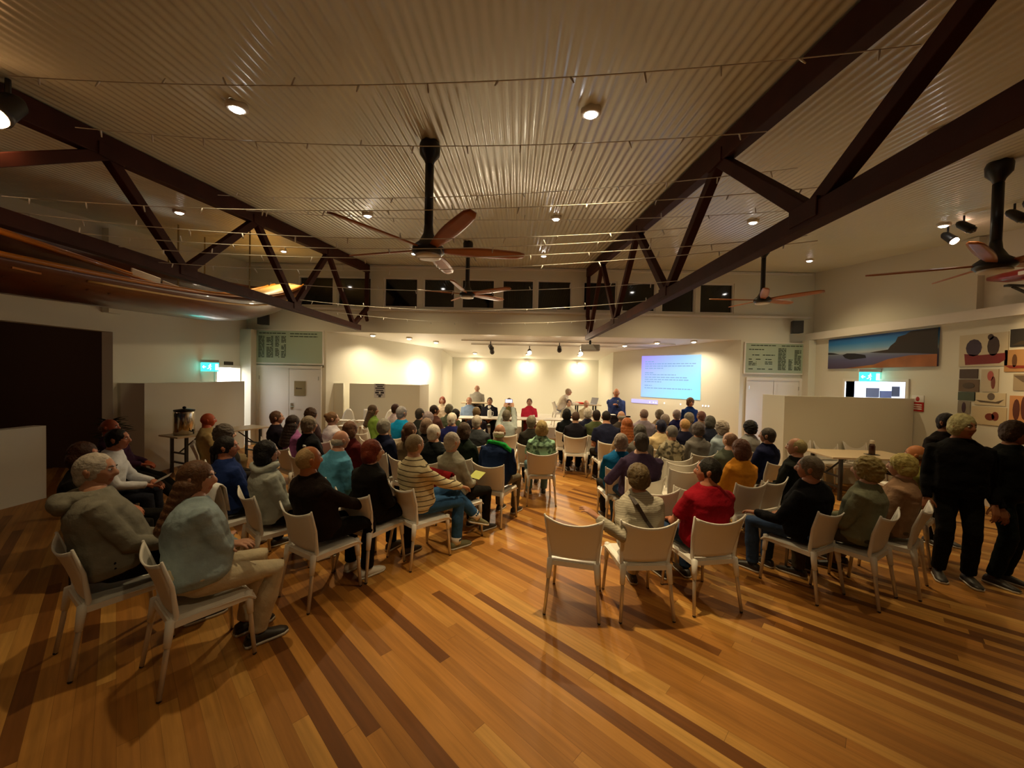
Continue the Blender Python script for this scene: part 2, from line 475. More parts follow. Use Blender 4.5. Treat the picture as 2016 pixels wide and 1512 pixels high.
# corridor beyond that doorway, lit by a cold tube
CORR = mat('corridor_paint', (0.75, 0.78, 0.85), 0.7)
m = MB(); m.box(XR + 2.3, XR + 2.4, 7.2, 10.2, 0, 2.6); m.box(XR + 0.2, XR + 2.3, 7.1, 7.2, 0, 2.6); m.box(XR + 0.2, XR + 2.3, 10.2, 10.3, 0, 2.6)
m.box(XR + 0.2, XR + 2.4, 7.1, 10.3, 2.5, 2.6); struct('wall_corridor_right', m, CORR)
lamp('corridor_tube_glow', 'POINT', (XR + 1.1, 8.3, 2.2), 170, (0.78, 0.86, 1.0), 0.2)
# left wall: low counter wall, dark opening under a header, solid wall, doorway
DL0, DL1 = 9.3, 10.08
m = MB(); x1, x0 = XL, XL - 0.2
m.box(x0, x1, YB, 6.9, 2.62, 5.0); m.box(x0, x1, 6.9, DL0, 0, 5.0); m.box(x0, x1, DL1, D, 0, 5.0); m.box(x0, x1, DL0, DL1, 2.04, 5.0)
struct('wall_left', m, WALLP)
struct('trim_6', MB().box(XL - 0.02, XL + 0.12, 6.72, 6.95, 2.95, 4.42), WALLP)
struct('wall_counter_left', MB().box(-7.2, -7.02, YB, 5.68, 0, 1.09), WALLP)
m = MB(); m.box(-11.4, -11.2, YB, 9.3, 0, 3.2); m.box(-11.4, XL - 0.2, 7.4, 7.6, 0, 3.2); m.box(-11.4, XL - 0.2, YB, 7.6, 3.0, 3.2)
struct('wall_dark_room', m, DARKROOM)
m = MB(); m.box(XL, XL + 0.03, DL0 - 0.06, DL0, 0, 2.1); m.box(XL, XL + 0.03, DL1, DL1 + 0.06, 0, 2.1); m.box(XL, XL + 0.03, DL0, DL1, 2.04, 2.1)
struct('trim_7', m, TRIMP)
m = MB(); m.box(XL - 1.6, XL - 1.5, 8.9, 10.5, 0, 2.6); m.box(XL - 1.5, XL - 0.2, 10.3, 10.4, 0, 2.6); m.box(XL - 1.5, XL - 0.2, 8.9, 9.0, 0, 2.6); m.box(XL - 1.6, XL - 0.2, 8.9, 10.4, 2.5, 2.6)
struct('wall_corridor_left', m, CORR)
lamp('corridor_bulb_glow', 'POINT', (XL - 0.8, 9.6, 2.2), 90, (1, 0.93, 0.82), 0.2)
# corner column beside the left doors
struct('wall_pier_left', MB().box(XL, -7.0, D - 0.25, D, 0, 3.07), WALLP)
struct('wall_pier_right', MB().box(7.62, XR, D - 0.25, D, 0, 3.07), WALLP)
struct('baseboard_right', MB().box(XR - 0.02, XR, 4.0, DR0 - 0.06, 0, 0.12), TRIMP)

# low screen walls (1.7 m)
m = MB(); m.prism([(-6.80, 6.98), (-6.92, 9.75), (-7.04, 9.75), (-6.92, 7.1), (XL, 7.1), (XL, 6.98)], 0, 1.7)
struct('wall_screen_left', m, WALLP)
m = MB(); m.box(5.28, 7.79, 7.58, 7.70, 0, 1.7); m.box(5.28, 5.40, 7.70, 8.25, 0, 1.7)
struct('wall_screen_right', m, WALLP)
m = MB(); m.box(-4.55, -2.62, 10.5, 10.62, 0, 1.68); m.box(-2.74, -2.62, 10.62, 11.6, 0, 1.68); m.box(-4.98, -4.72, 10.5, 10.56, 0, 1.68)
struct('wall_screen_stage', m, WALLP)

# double doors under the honour boards
def double_door(name, xa, xb, ztop, handle_on):
    r = struct(name, MB().box(xa, (xa + xb) / 2 - 0.006, D - 0.03, D, 0.01, ztop), TRIMP)
    obj('door_leaf', MB().box((xa + xb) / 2 + 0.006, xb, D - 0.03, D, 0.01, ztop), TRIMP, r)
    f = MB(); f.box(xa - 0.07, xa, D - 0.05, D, 0, ztop + 0.07); f.box(xb, xb + 0.07, D - 0.05, D, 0, ztop + 0.07); f.box(xa, xb, D - 0.05, D, ztop, ztop + 0.07)
    obj('door_frame', f, TRIMP, r)
    h = MB(); hx = (xa + xb) / 2 + 0.07 * handle_on
    h.box(hx - 0.02, hx + 0.02, D - 0.045, D - 0.03, 0.95, 1.12); h.tube([(hx, D - 0.05, 1.03), (hx, D - 0.08, 1.03), (hx + 0.1 * handle_on, D - 0.085, 1.03)], 0.009, 8)
    obj('door_handle', h, STEEL, r)
    for z in (0.3, 1.75):
        for xx in (xa + 0.005, xb - 0.005): obj('door_hinge', MB().box(xx - 0.012, xx + 0.012, D - 0.045, D - 0.028, z, z + 0.1), STEEL, r)
    return r
double_door('door_1', -6.93, -5.30, 2.06, 1)
double_door('door_2', 6.22, 7.55, 2.0, -1)

# ------------------------------------------------------------------ roof trusses
def truss(label, X, y0, ups, lows, yend, zl=3.02):
    r = empty('roof_truss', (X, 6, zl), 0, label, 'roof truss', 'dark timber roof trusses')
    def put_bar(nm, a, b, wx, wz):
        o = obj(nm, MB().bar(a, b, wx, wz), TRUSSW, None, bevel=0.006); o.parent = r
        o.matrix_parent_inverse = Matrix.Translation((-X, -6, -zl))
    zt = lambda y: ceil_z(y) - 0.115
    put_bar('top_chord', (X, y0, zt(y0)), (X, yend, zt(yend)), 0.11, 0.21)
    put_bar('bottom_chord', (X, y0, zl), (X, lows[-1] + 0.35, zl), 0.11, 0.13)
    seq = []
    i = j = 0
    while i < len(lows) or j < len(ups):
        if j >= len(ups) or (i < len(lows) and lows[i] < ups[j]): seq.append((lows[i], zl + 0.03)); i += 1
        else: seq.append((ups[j], zt(ups[j]) - 0.06)); j += 1
    for a, b_ in zip(seq, seq[1:]): put_bar('web', (X, a[0], a[1]), (X, b_[0], b_[1]), 0.085, 0.10)
    put_bar('end_post', (X, yend - 0.05, zt(yend)), (X, yend - 0.05, zl + 0.55), 0.09, 0.1)
    put_bar('end_brace', (X, yend - 0.05, zl + 0.57), (X, lows[-1], zl + 0.03), 0.085, 0.1)
    put_bar('knee_brace', (X, yend - 0.15, zl + 0.45), (X, yend, zl + 0.25), 0.07, 0.08)
    for y, z in seq[1:-1]:
        o = obj('gusset_plate', MB().box(X - 0.065, X + 0.065, y - 0.12, y + 0.12, z - 0.06, z + 0.06), TRUSSW, None, bevel=0.005); o.parent = r; o.matrix_parent_inverse = Matrix.Translation((-X, -6, -zl))
    return r
truss('dark timber roof truss on the right with a projector under its far end', 1.87, -3.5, [-2.4, 1.27, 3.65, 6.1, 8.6], [0.05, 2.5, 4.85, 7.35, 9.9], 10.28, 3.03)
truss('dark timber roof truss on the left beside the hanging wooden boats', -4.0, -3.5, [-1.1, 1.3, 3.72, 5.85, 8.1], [-2.3, 0.1, 2.3, 4.6, 6.9, 9.4], 10.28, 3.12)

# ------------------------------------------------------------------ lamps of the ceiling
g_dl = 'recessed downlights of the corrugated ceiling'
def lens_unit(name, x, y, z, lens, label, group, r=0.055, tilt=0.1):
    t = empty(name, (x, y, z), 0, label, 'ceiling light', group)
    t.rotation_euler = (math.atan(tilt), 0, 0)
    obj('trim_ring', MB().lathe([(r, -0.026), (r + 0.02, -0.026), (r + 0.028, -0.018), (r + 0.028, 0.02), (r, 0.02)], n=24), TRIMP, t, smooth=True)
    obj('lens', MB().lathe([(0.004, -0.048), (r * 0.6, -0.042), (r * 0.92, -0.03), (r, -0.018), (r, 0.0)], n=24), lens, t)
    return t
colname = ['far left', 'left of the black fan', 'right of the black fan', 'right of the right truss', 'far right']
rowname = ['overhead', 'near', 'middle', 'far']
for x, y, ix, iy in DOWN:
    if iy == 0: continue
    if (ix, iy) in ((4, 1), (0, 1)): continue
    lens_unit('downlight', x, y, ceil_z(y) - 0.004, LENS, 'round recessed downlight, %s one in the row %s' % (rowname[iy], colname[ix]), g_dl)
for i, (x, y) in enumerate(STAGE_SPOTS):
    nm = ['left splayed stage wall', 'right splayed stage wall', 'rear stage wall'][i // 3]
    wh = ['first', 'second', 'third'][i % 3]
    lens_unit('stage_downlight', x, y, stage_ceil_z(y) - 0.004, LENSW, 'glowing stage ceiling downlight, %s from the left along the %s' % (wh, nm), 'downlights of the stage ceiling', 0.06, -0.076)
for i, x in enumerate((-1.6, 0.45, 2.5)):
    t = empty('wall_washer', (x, 15.3, 2.5), 0, 'bright wall washer lamp on the rear stage wall, ' + ['left one', 'middle one', 'right one'][i] + ' of three', 'wall light', 'wall washers on the rear stage wall')
    obj('bracket', MB().box(-0.03, 0.03, 0.0, 0.2, -0.02, 0.02), TRIMP, t)
    obj('lamp_shade', MB().lathe([(0.02, 0.06), (0.05, 0.05), (0.06, -0.03), (0.055, -0.03), (0.045, 0.04), (0.015, 0.05)], n=20), TRIMP, t, smooth=True)
    obj('bulb', MB().ell((0, 0, -0.03), (0.045, 0.045, 0.045)), mat('washer_bulb', (1, 1, 1), 0.5, emit=(1, 0.82, 0.55), estr=60), t, smooth=True)
t = empty('added_wall_globe', (-3.13, 12.4, 2.02), math.radians(48), 'glowing globe added for the patch of light on the left splayed stage wall', 'wall light')  # globe added to stand in for a wash of light on this wall
obj('backplate', MB().lathe([(0.05, -0.05), (0.05, 0.05)], c=(0, 0.06, 0)), TRIMP, t, smooth=True)
obj('globe', MB().ell((0, 0, 0), (0.09, 0.09, 0.09)), mat('added_globe_glass', (1, 1, 1), 0.4, emit=(1, 0.88, 0.66), estr=45), t, smooth=True)

# track lights
def track_head(x, y, z, label, group, aim, on=None, s=1.0):
    t = empty('track_spotlight', (x, y, z), 0, label, 'spotlight', group)
    obj('stem', MB().tube([(0, 0, 0), (0, 0, -0.10 * s)], 0.012 * s, 8), BLACK, t)
    d = V(aim).normalized(); c = V((0, 0, -0.15 * s))
    obj('lamp_head', MB().tube([c - d * 0.09 * s, c - d * 0.05 * s, c + d * 0.07 * s, c + d * 0.10 * s], [0.03 * s, 0.055 * s, 0.06 * s, 0.065 * s], 16), BLACK, t, smooth=True)
    obj('lamp_face', MB().tube([c + d * 0.11 * s, c + d * 0.14 * s], [0.055 * s, 0.05 * s], 16), on or mat('dead_lens', (0.05, 0.05, 0.05), 0.2), t)
    return t
for i, (xa, xb, y) in enumerate(((-1.6, 4.6, 11.2), (-1.4, 4.2, 11.9))):
    o = obj('lighting_track', MB().box(xa, xb, y - 0.02, y + 0.02, stage_ceil_z(y) - 0.035, stage_ceil_z(y)), TRIMP)
    tag(o, 'long pale lighting track under the stage ceiling, ' + ['front one', 'rear one'][i], 'lighting track', 'lighting tracks under the stage ceiling')
gT = 'black track spotlights under the stage ceiling'
track_head(U(966, 665) * 11.2 / F_PX, 11.2, stage_ceil_z(11.2) - 0.035, 'black track spotlight on the front track, upper left one', gT, (0.4, -1, -0.5), s=1.1)
track_head(U(968, 690) * 11.9 / F_PX, 11.9, stage_ceil_z(11.9) - 0.035, 'black track spotlight on the rear track, left one', gT, (0.2, -1, -0.7), s=1.1)
track_head(U(1101, 672) * 11.2 / F_PX, 11.2, stage_ceil_z(11.2) - 0.035, 'black track spotlight on the front track, right of centre', gT, (-0.1, -1, -0.7), s=1.1)
track_head(U(1042, 690) * 11.9 / F_PX, 11.9, stage_ceil_z(11.9) - 0.035, 'lit track spotlight on the rear track, middle one', gT, (0.0, -1, -0.5), LENSW, s=1.1)
track_head(U(1143, 690) * 11.9 / F_PX, 11.9, stage_ceil_z(11.9) - 0.035, 'lit track spotlight on the rear track, right one', gT, (-0.2, -1, -0.5), LENSW, s=1.1)
PINK = mat('pink_gel_lens', (1, 1, 1), 0.4, emit=(1, 0.55, 0.35), estr=30)
gR = 'black spotlights on the ceiling at the right'
q = P(1850, 462, 6.15); track_head(q.x, q.y, ceil_z(q.y), 'lit spotlight with a pinkish glow hung from the ceiling near the right wall', gR, (0.15, -0.5, -0.6), PINK, 1.0)
for i, (px, py, d) in enumerate(((1880, 450, 5.6), (1976, 425, 5.1), (2010, 416, 4.75))):
    q = P(px, py, d); track_head(q.x, q.y, ceil_z(q.y), 'unlit black spotlight near the right wall, %s from the lit one' % ['first', 'second', 'third'][i], gR, (0.5, -0.4, -0.6), None, 0.95)
q = P(18, 190, 2.9); track_head(q.x, q.y, ceil_z(q.y), 'lit warm spotlight beside the left truss at the picture edge', 'spotlights at the left truss', (0.1, -0.45, -0.6), mat('amber_lens', (1, 1, 1), 0.4, emit=(1, 0.5, 0.2), estr=30), 1.4)

# ------------------------------------------------------------------ ceiling fans
FANW = mat('fan_timber', '#a8622e', 0.4, var=0.15, vscale=4)
def make_fan(x, y, rot, label, rodlen=1.02):
    zc = ceil_z(y)
    t = empty('ceiling_fan', (x, y, zc - 0.01), 0, label, 'ceiling fan', 'black ceiling fans with timber blades')
    h = -rodlen
    obj('ceiling_canopy', MB().lathe([(0.03, -0.22), (0.05, -0.16), (0.095, -0.10), (0.10, -0.02), (0.085, 0.02)], n=24), BLACK, t, smooth=True)
    obj('down_rod', MB().lathe([(0.042, h + 0.2), (0.042, -0.2)], n=16), BLACK, t, smooth=True)
    obj('motor', MB().lathe([(0.03, h - 0.06), (0.12, h - 0.055), (0.155, h - 0.02), (0.15, h + 0.03), (0.09, h + 0.08), (0.05, h + 0.16), (0.042, h + 0.24)], n=28), BLACK, t, smooth=True)
    obj('light_ring', MB().lathe([(0.10, h - 0.075), (0.125, h - 0.07), (0.125, h - 0.05), (0.10, h - 0.05)], n=28), TRIMP, t, smooth=True)
    for k in range(5):
        a = rot + 2 * PI * k / 5; g = []
        for i in range(13):
            s = i / 12; rr = 0.13 + 0.84 * s
            wd = (0.035 + 0.042 * math.sin(PI * min(1, s * 1.6) * 0.5)) * (1 - 0.35 * s ** 2)
            if i == 12: wd *= 0.55
            row = []
            for j in range(5):
                u = j / 4 * 2 - 1
                row.append((rr, u * wd, h + 0.01 - u * wd * 0.30 + 0.03 * s))
            g.append(row)
        b_ = MB().sheet(g, 0.014)
        b_.xf(Matrix.Rotation(a, 4, 'Z'))
        obj('blade', b_, FANW, t, smooth=True)
    return t
q = P(848, 285, 3.77); make_fan(q.x, 3.77, math.radians(15), 'large black ceiling fan with brown timber blades, nearest in the centre')
q = P(922, 478, 7.66); make_fan(q.x, 7.66, math.radians(45), 'ceiling fan far down the room before the clerestory windows')
q = P(1945, 330, 3.98); make_fan(q.x, 3.98, math.radians(-4), 'black ceiling fan at the right picture edge near the wall')
q = P(1498, 470, 7.7); make_fan(q.x, 7.7, math.radians(25), 'ceiling fan seen edge-on below the right truss before the corner')

# ------------------------------------------------------------------ fairy light strings
WIRE = mat('clear_wire', (0.72, 0.70, 0.62), 0.35)
BULB = mat('clear_bulb', (0.8, 0.8, 0.75), 0.2)
bulb_me = None
def light_string(label, a, b_, sag, nb):
    global bulb_me
    a = V(a); b_ = V(b_); pts = []
    for i in range(25):
        t = i / 24; p = a.lerp(b_, t); p.z -= sag * 4 * t * (1 - t); pts.append(p)
    mid = a.lerp(b_, 0.5)
    r = empty('string_lights', a, 0, label, 'string lights', 'fairy light strings across the roof trusses')
    rel = [p - a for p in pts]
    obj('wire', MB().tube(rel, 0.0035, 5, cap=False), WIRE, r)
    if bulb_me is None: bulb_me = MB().tube([(0, 0, 0), (0, 0, -0.02), (0, 0, -0.05)], [0.005, 0.006, 0.004], 6).mesh('bulb')
    for i in range(nb):
        t = (i + 0.5) / nb; p = a.lerp(b_, t); p.z -= sag * 4 * t * (1 - t)
        k = put('bulb', bulb_me, BULB, r, p - a); k.rotation_euler = (random.uniform(-0.5, 0.5), random.uniform(-0.5, 0.5), 0)
        if random.random() < 0.2: k.rotation_euler.x += PI
LS = [((20, 152), (1790, 106), 3.72), ((150, 252), (1500, 268), 3.75), ((430, 385), (1560, 338), 3.8), ((486, 415), (1620, 415), 3.8),
      ((0, 413), (1350, 452), 3.3), ((0, 441), (1330, 468), 3.25), ((180, 480), (1580, 468), 3.2), ((0, 385), (1640, 372), 3.5),
      ((300, 515), (1600, 478), 3.15), ((430, 545), (1400, 548), 3.12), ((590, 590), (1300, 590), 3.1), ((640, 612), (1240, 625), 3.08)]
nm = ['nearest', 'second nearest', 'third nearest', 'fourth nearest', 'lower left fifth', 'lower left sixth', 'seventh', 'raised eighth', 'ninth', 'tenth', 'eleventh', 'farthest']
for i, ((xa, ya), (xb, yb), z) in enumerate(LS):
    light_string('%s clear fairy light string slung between the roof trusses' % nm[i], PZ(xa, ya, z), PZ(xb, yb, z), 0.12 if i < 4 else 0.16, 13)
# ------------------------------------------------------------------ white moulded chair
WEAVE = mat('woven_white_plastic', (0.78, 0.74, 0.66), 0.42, bump=0.15, bscale=160)
def make_chair():
    r = empty('plastic_chair', (0, 0, 0), 0, 'white plastic chair', 'chair', 'white plastic stacking chairs')
    g = []                                                         # backrest, horns up at the corners
    for i in range(13):
        v = i / 12; row = []
        for j in range(13):
            u = j / 12 * 2 - 1
            hw = 0.195 + 0.042 * v
            lo = 0.47 + 0.055 * abs(u) ** 3 * 0 + 0.0
            z = lo + v * (0.365 - 0.05 * (1 - abs(u) ** 2.2) * v)
            y = -0.205 - 0.085 * v - 0.02 * v * v + 0.045 * abs(u) ** 2.2 * (0.4 + 0.6 * v)
            row.append((u * hw, y, z))
        g.append(row)
    obj('backrest', MB().sheet(g, 0.010), WEAVE, r, smooth=True)
    g = []                                                         # seat with a rolled front edge
    for i in range(12):
        v = i / 11; row = []
        for j in range(11):
            u = j / 10 * 2 - 1
            y = -0.215 + 0.445 * v
            z = 0.452 - 0.012 * (1 - u * u) * math.sin(PI * v) - (0.035 * ((v - 0.85) / 0.15) ** 2 if v > 0.85 else 0) - (0.018 * ((abs(u) - 0.8) / 0.2) ** 2 if abs(u) > 0.8 else 0)
            row.append((u * (0.205 + 0.022 * v), y, z))
        g.append(row)
    s = MB().sheet(g, 0.012)
    s.box(-0.205, 0.205, -0.225, -0.200, 0.405, 0.445); s.box(-0.215, 0.215, 0.19, 0.215, 0.395, 0.44)
    s.box(-0.215, -0.195, -0.20, 0.2, 0.405, 0.445); s.box(0.195, 0.215, -0.20, 0.2, 0.405, 0.445)
    obj('seat', s, WHITEP, r, smooth=False)
    for sx in (-1, 1):
        rim = MB(); rim.tube([(sx * 0.19, -0.225, 0.36), (sx * 0.197, -0.19, 0.47), (sx * 0.215, -0.215, 0.66), (sx * 0.238, -0.268, 0.842)], [0.017, 0.016, 0.013, 0.008], 8)
        obj('back_rim', rim, WHITEP, r, smooth=True)
    for sx in (-1, 1):
        for (x0, y0, x1, y1) in ((0.19, -0.215, 0.222, -0.275), (0.192, 0.195, 0.214, 0.228)):
            l = obj('leg', MB().tube([(sx * x0, y0, 0.44), (sx * (x0 + x1) / 2, (y0 + y1) / 2, 0.22), (sx * x1, y1, 0.012)], [0.0155, 0.015, 0.0135], 10), ALU, r, smooth=True)
            q = 0.34
            obj('leg_socket', MB().tube([(sx * x0, y0, 0.45), (sx * (x0 + (x1 - x0) * q), y0 + (y1 - y0) * q, 0.45 - 0.44 * q)], [0.027, 0.020], 10), WHITEP, l, smooth=True)
            obj('foot_cap', MB().tube([(sx * x1, y1, 0.016), (sx * x1, y1, 0.006)], [0.0135, 0.0135], 10), BLACKP, l, smooth=True)
    return r
CHAIR = make_chair()
chair_used = False
def chair_at(x, y, phi, label, z=0.0):
    global chair_used
    if not chair_used:
        chair_used = True
        CHAIR.location = (x, y, z); CHAIR.rotation_euler = (0, 0, -math.radians(phi)); CHAIR['label'] = label
        kids_of(CHAIR)
        for c in kids_of(CHAIR): kids_of(c)
        return CHAIR
    return dup(CHAIR, (x, y, z), -math.radians(phi), label)

# ------------------------------------------------------------------ hanging wooden boats
def boat(name, label, x, y0, y1, hb, keel, gun, mats, stripe=True, thw=4, rz=0.0):
    r = empty(name, (x, (y0 + y1) / 2, keel(0.5)), rz, label, 'boat', None)
    zc = keel(0.5); yc = (y0 + y1) / 2; g = []; NS = 33; NT = 17
    def sec(s):
        b_ = hb * max(0.02, math.sin(PI * min(1, max(0, 0.10 + 0.90 * (1 - s)))) ** 0.62 if s > 0.5 else math.sin(PI * min(0.5, 0.22 + 0.56 * s)))
        return b_
    for i in range(NS):
        s = i / (NS - 1); row = []
        y = y0 + (y1 - y0) * s
        for j in range(NT):
            a = j / (NT - 1) * 2 - 1; t = abs(a)
            xx = sec(s) * math.sin(t * PI / 2) ** 0.75 * (1 if a > 0 else -1)
            zz = keel(s) + (gun(s) - keel(s)) * (1 - math.cos(t * PI / 2)) ** 0.9
            row.append((xx, y - yc + (0.25 * t * s ** 6), zz - zc))
        g.append(row)
    obj('hull', MB().sheet(g, 0.02), mats[0], r, smooth=True)
    for side in (0, NT - 1):
        obj('gunwale', MB().tube([V(g[i][side]) + V((0, 0, 0.005)) for i in range(NS)], 0.028, 6), mats[1], r, smooth=True)
    if stripe:
        k = NT - 3
        obj('stripe', MB().tube([V(g[i][k]) + V((0.012, 0, 0)) for i in range(14, NS - 1)], 0.016, 6), mats[2], r, smooth=True)
        k = NT - 5; lt = MB()
        for q in range(9):
            i = 8 + q * 0.9; a = V(g[int(i)][k]).lerp(V(g[int(i) + 1][k]), i - int(i))
            lt.bar(a + V((0.014, 0, 0)), a + V((0.07, 0.12, 0.13)), 0.014, 0.035)
        obj('hull_lettering', lt, mat('faded_gilt', '#6b3a12', 0.5), r)
    for q in range(thw):
        s = 0.18 + 0.62 * q / max(1, thw - 1); i = int(s * (NS - 1)); bb = sec(s)
        z = gun(s) - zc - 0.08; y = g[i][0][1]
        obj('thwart', MB().box(-bb + 0.03, bb - 0.03, y - 0.11, y + 0.11, z - 0.03, z), mats[1], r)
    dk = MB(); gg = [[V(g[i][0]) + V((0.02, 0, 0)), (V(g[i][0]) + V(g[i][-1])) / 2 + V((0, 0, 0.03)), V(g[i][-1]) - V((0.02, 0, 0))] for i in range(NS - 7, NS)]
    obj('foredeck', dk.sheet(gg, 0.015), mats[2], r, smooth=True)
    for s in (0.25, 0.78):
        i = int(s * (NS - 1)); y = g[i][0][1]
        for side in (0, NT - 1):
            a = V(g[i][side]); top = ceil_z(y + yc) - zc
            obj('hanging_strap', MB().bar(a, (a.x, a.y, top), 0.03, 0.006, up=(1, 0, 0)), mat('webbing_strap', '#7d6a3c', 0.8), r)
    return r
VARN = mat('varnished_boat_timber', '#5f2c0e', 0.35, bump=0.06, bscale=20, var=0.25, vscale=3, coat=0.4)
GUNW = mat('gunwale_timber', '#b8711e', 0.3, coat=0.3)
CREAM = mat('cream_boat_paint', '#d8b066', 0.45)
DKB = mat('dark_boat_timber', '#4a2410', 0.4, coat=0.3, var=0.2)
boat('surf_boat', 'long varnished wooden surf boat with yellow stripe hung beside the left truss', -5.35, 0.6, 8.75, 0.70,
     lambda s: 2.62 + 0.30 * s + 0.62 * max(0, s - 0.72) ** 2 / 0.0784 * 0.9, lambda s: 2.93 + 0.06 * s + 0.95 * s ** 5 * 0.85 + 0.2 * s * s, (VARN, GUNW, CREAM))
boat('rowing_skiff', 'dark timber skiff hung above and behind the long surf boat near the left wall', -6.58, 1.8, 9.5, 0.40,
     lambda s: 3.30 + 0.12 * s, lambda s: 3.66 + 0.40 * s ** 4, (DKB, DKB, CREAM), False, 3)
OARW = mat('white_oar_paint', (0.85, 0.82, 0.75), 0.5)
for i, (a, b_) in enumerate(((P(255, 538, 5.3), P(312, 558, 5.75)), (P(318, 563, 5.6), P(372, 582, 6.2)))):
    a = V(a); b_ = V(b_); d = (b_ - a).normalized()
    t = empty('oar', a, 0, 'white bladed oar lying in the surf boat, ' + ['nearer one', 'farther one'][i], 'oar', 'oars stowed in the surf boat')
    obj('blade', MB().bar((0, 0, 0), b_ - a, 0.02, 0.17), OARW, t, bevel=0.006)
    obj('shaft', MB().tube([d * -2.2 + V((0, 0, -0.03)), (0, 0, 0)], 0.022, 8), GUNW, t, smooth=True)

# red ski on brackets over the right wall beam
t = empty('surf_ski', (7.5, 4.2, 3.62), 0, 'red surf ski on brackets above the right wall beam', 'surf ski')
def ell_ring(y, rx, rz, z=0, n=14): return [(rx * math.cos(2 * PI * k / n), y, z + rz * math.sin(2 * PI * k / n)) for k in range(n)]
obj('hull', MB().rings([ell_ring(2.05, 0.02, 0.03, 0.06), ell_ring(1.8, 0.10, 0.08, 0.03), ell_ring(1.0, 0.19, 0.11), ell_ring(-0.5, 0.22, 0.12), ell_ring(-1.8, 0.15, 0.09, 0.02), ell_ring(-2.2, 0.03, 0.03, 0.06)]), mat('red_gelcoat', '#8c1610', 0.3, coat=0.4), t, smooth=True)
obj('deck_stripe', MB().box(-0.225, -0.20, -1.6, 1.5, -0.02, 0.03), OARW, t)
for i, y in enumerate((5.85, 2.9)):
    k = empty('wall_bracket', (XR - 0.0, y, 3.3), 0, 'dark wall bracket carrying the red surf ski, ' + ['far one', 'near one'][i], 'bracket', 'brackets of the red surf ski')
    m = MB(); m.box(-0.5, 0.1, -0.03, 0.03, 0.17, 0.20); m.box(0.02, 0.1, -0.03, 0.03, -0.04, 0.2); m.bar((-0.4, 0, 0.17), (0.05, 0, -0.02), 0.03, 0.03)
    obj('arm', m, BLACK, k)

# ------------------------------------------------------------------ boards, signs, pictures
def back_pt(px, py, off=0.0):
    return V((U(px, py) * D / F_PX, D - off, CAMZ + W(px, py) * D / F_PX))
BOARDG = mat('pale_green_board', '#a9b8a0', 0.5)
LETTER = mat('dark_green_lettering', '#2c3a2a', 0.6)
def honour_board(label, p0, p1, cols):
    a = back_pt(*p0); b_ = back_pt(*p1); xa, xb, zb, zt = a.x, b_.x, b_.z, a.z
    t = empty('honour_board', ((xa + xb) / 2, D, (zb + zt) / 2), 0, label, 'honour board', 'pale green honour boards')
    hw = (xb - xa) / 2; hh = (zt - zb) / 2
    obj('board', MB().box(-hw, hw, -0.04, -0.005, -hh, hh), BOARDG, t)
    f = MB(); q = 0.03
    f.box(-hw - q, -hw, -0.05, 0, -hh - q, hh + q); f.box(hw, hw + q, -0.05, 0, -hh - q, hh + q); f.box(-hw, hw, -0.05, 0, hh, hh + q); f.box(-hw, hw, -0.05, 0, -hh - q, -hh)
    obj('frame', f, TRIMP, t)
    m = MB(); rnd = random.Random(hash(p0) % 997)
    for (c0, c1, r0, r1, dens) in cols:
        x0 = -hw + 2 * hw * c0; x1 = -hw + 2 * hw * c1; n = max(1, int((r1 - r0) * 2 * hh / 0.036))
        for i in range(n):
            z = hh - 2 * hh * (r0 + (r1 - r0) * (i + 0.5) / n); x = x0
            while x < x1 - 0.01:
                wd = min(rnd.uniform(0.05, 0.13), x1 - x)
                if rnd.random() < dens: m.box(x, x + wd, -0.043, -0.0405, z - 0.011, z + 0.011)
                x += wd + 0.016
    obj('lettering', m, LETTER, t)
    return t
honour_board('pale green honour board of names above the left double doors', (502, 650), (634, 716),
    [(0.06, 0.46, 0.06, 0.10, 1), (0.52, 0.92, 0.06, 0.11, 1), (0.05, 0.14, 0.16, 0.84, 1), (0.17, 0.27, 0.16, 0.84, .95), (0.30, 0.36, 0.16, 0.84, .9), (0.39, 0.46, 0.16, 0.84, .9), (0.52, 0.93, 0.14, 0.2, .9)])
honour_board('pale green honour board of names above the right double doors', (1463, 676), (1588, 736),
    [(0.08, 0.46, 0.05, 0.09, 1), (0.55, 0.93, 0.05, 0.10, 1), (0.05, 0.28, 0.18, 0.24, 1), (0.05, 0.45, 0.36, 0.43, .9), (0.05, 0.4, 0.52, 0.56, .6), (0.05, 0.17, 0.6, 0.76, .9), (0.3, 0.42, 0.6, 0.72, .8), (0.05, 0.42, 0.84, 0.9, .7),
     (0.5, 0.62, 0.15, 0.9, 1), (0.66, 0.72, 0.52, 0.9, .9), (0.75, 0.85, 0.2, 0.9, .95), (0.88, 0.95, 0.5, 0.9, .9)])
# door sign and stage poster
a = back_pt(579, 752, 0.03); t = empty('door_sign', (a.x + 0.14, D - 0.03, a.z - 0.17), 0, 'square tan notice on the left double doors', 'sign')
obj('plate', MB().box(-0.15, 0.15, -0.012, 0, -0.2, 0.2), mat('tan_card', '#8c7a4c', 0.6), t)
m = MB(); m.box(-0.10, -0.06, -0.015, -0.012, -0.02, 0.02); x = -0.05
for wd in (0.025, 0.02, 0.03, 0.022, 0.02): m.box(x, x + wd - 0.006, -0.015, -0.012, -0.018, 0.012); x += wd
obj('lettering', m, mat('brown_ink', '#4a3c20', 0.7), t)
t = empty('poster', (-3.72, 10.5, 1.52), 0, 'black and white poster stuck on the low stage screen', 'poster')
obj('sheet', MB().box(-0.15, 0.15, -0.008, 0, -0.21, 0.17), mat('poster_paper', (0.55, 0.52, 0.5), 0.7), t)
m = MB()
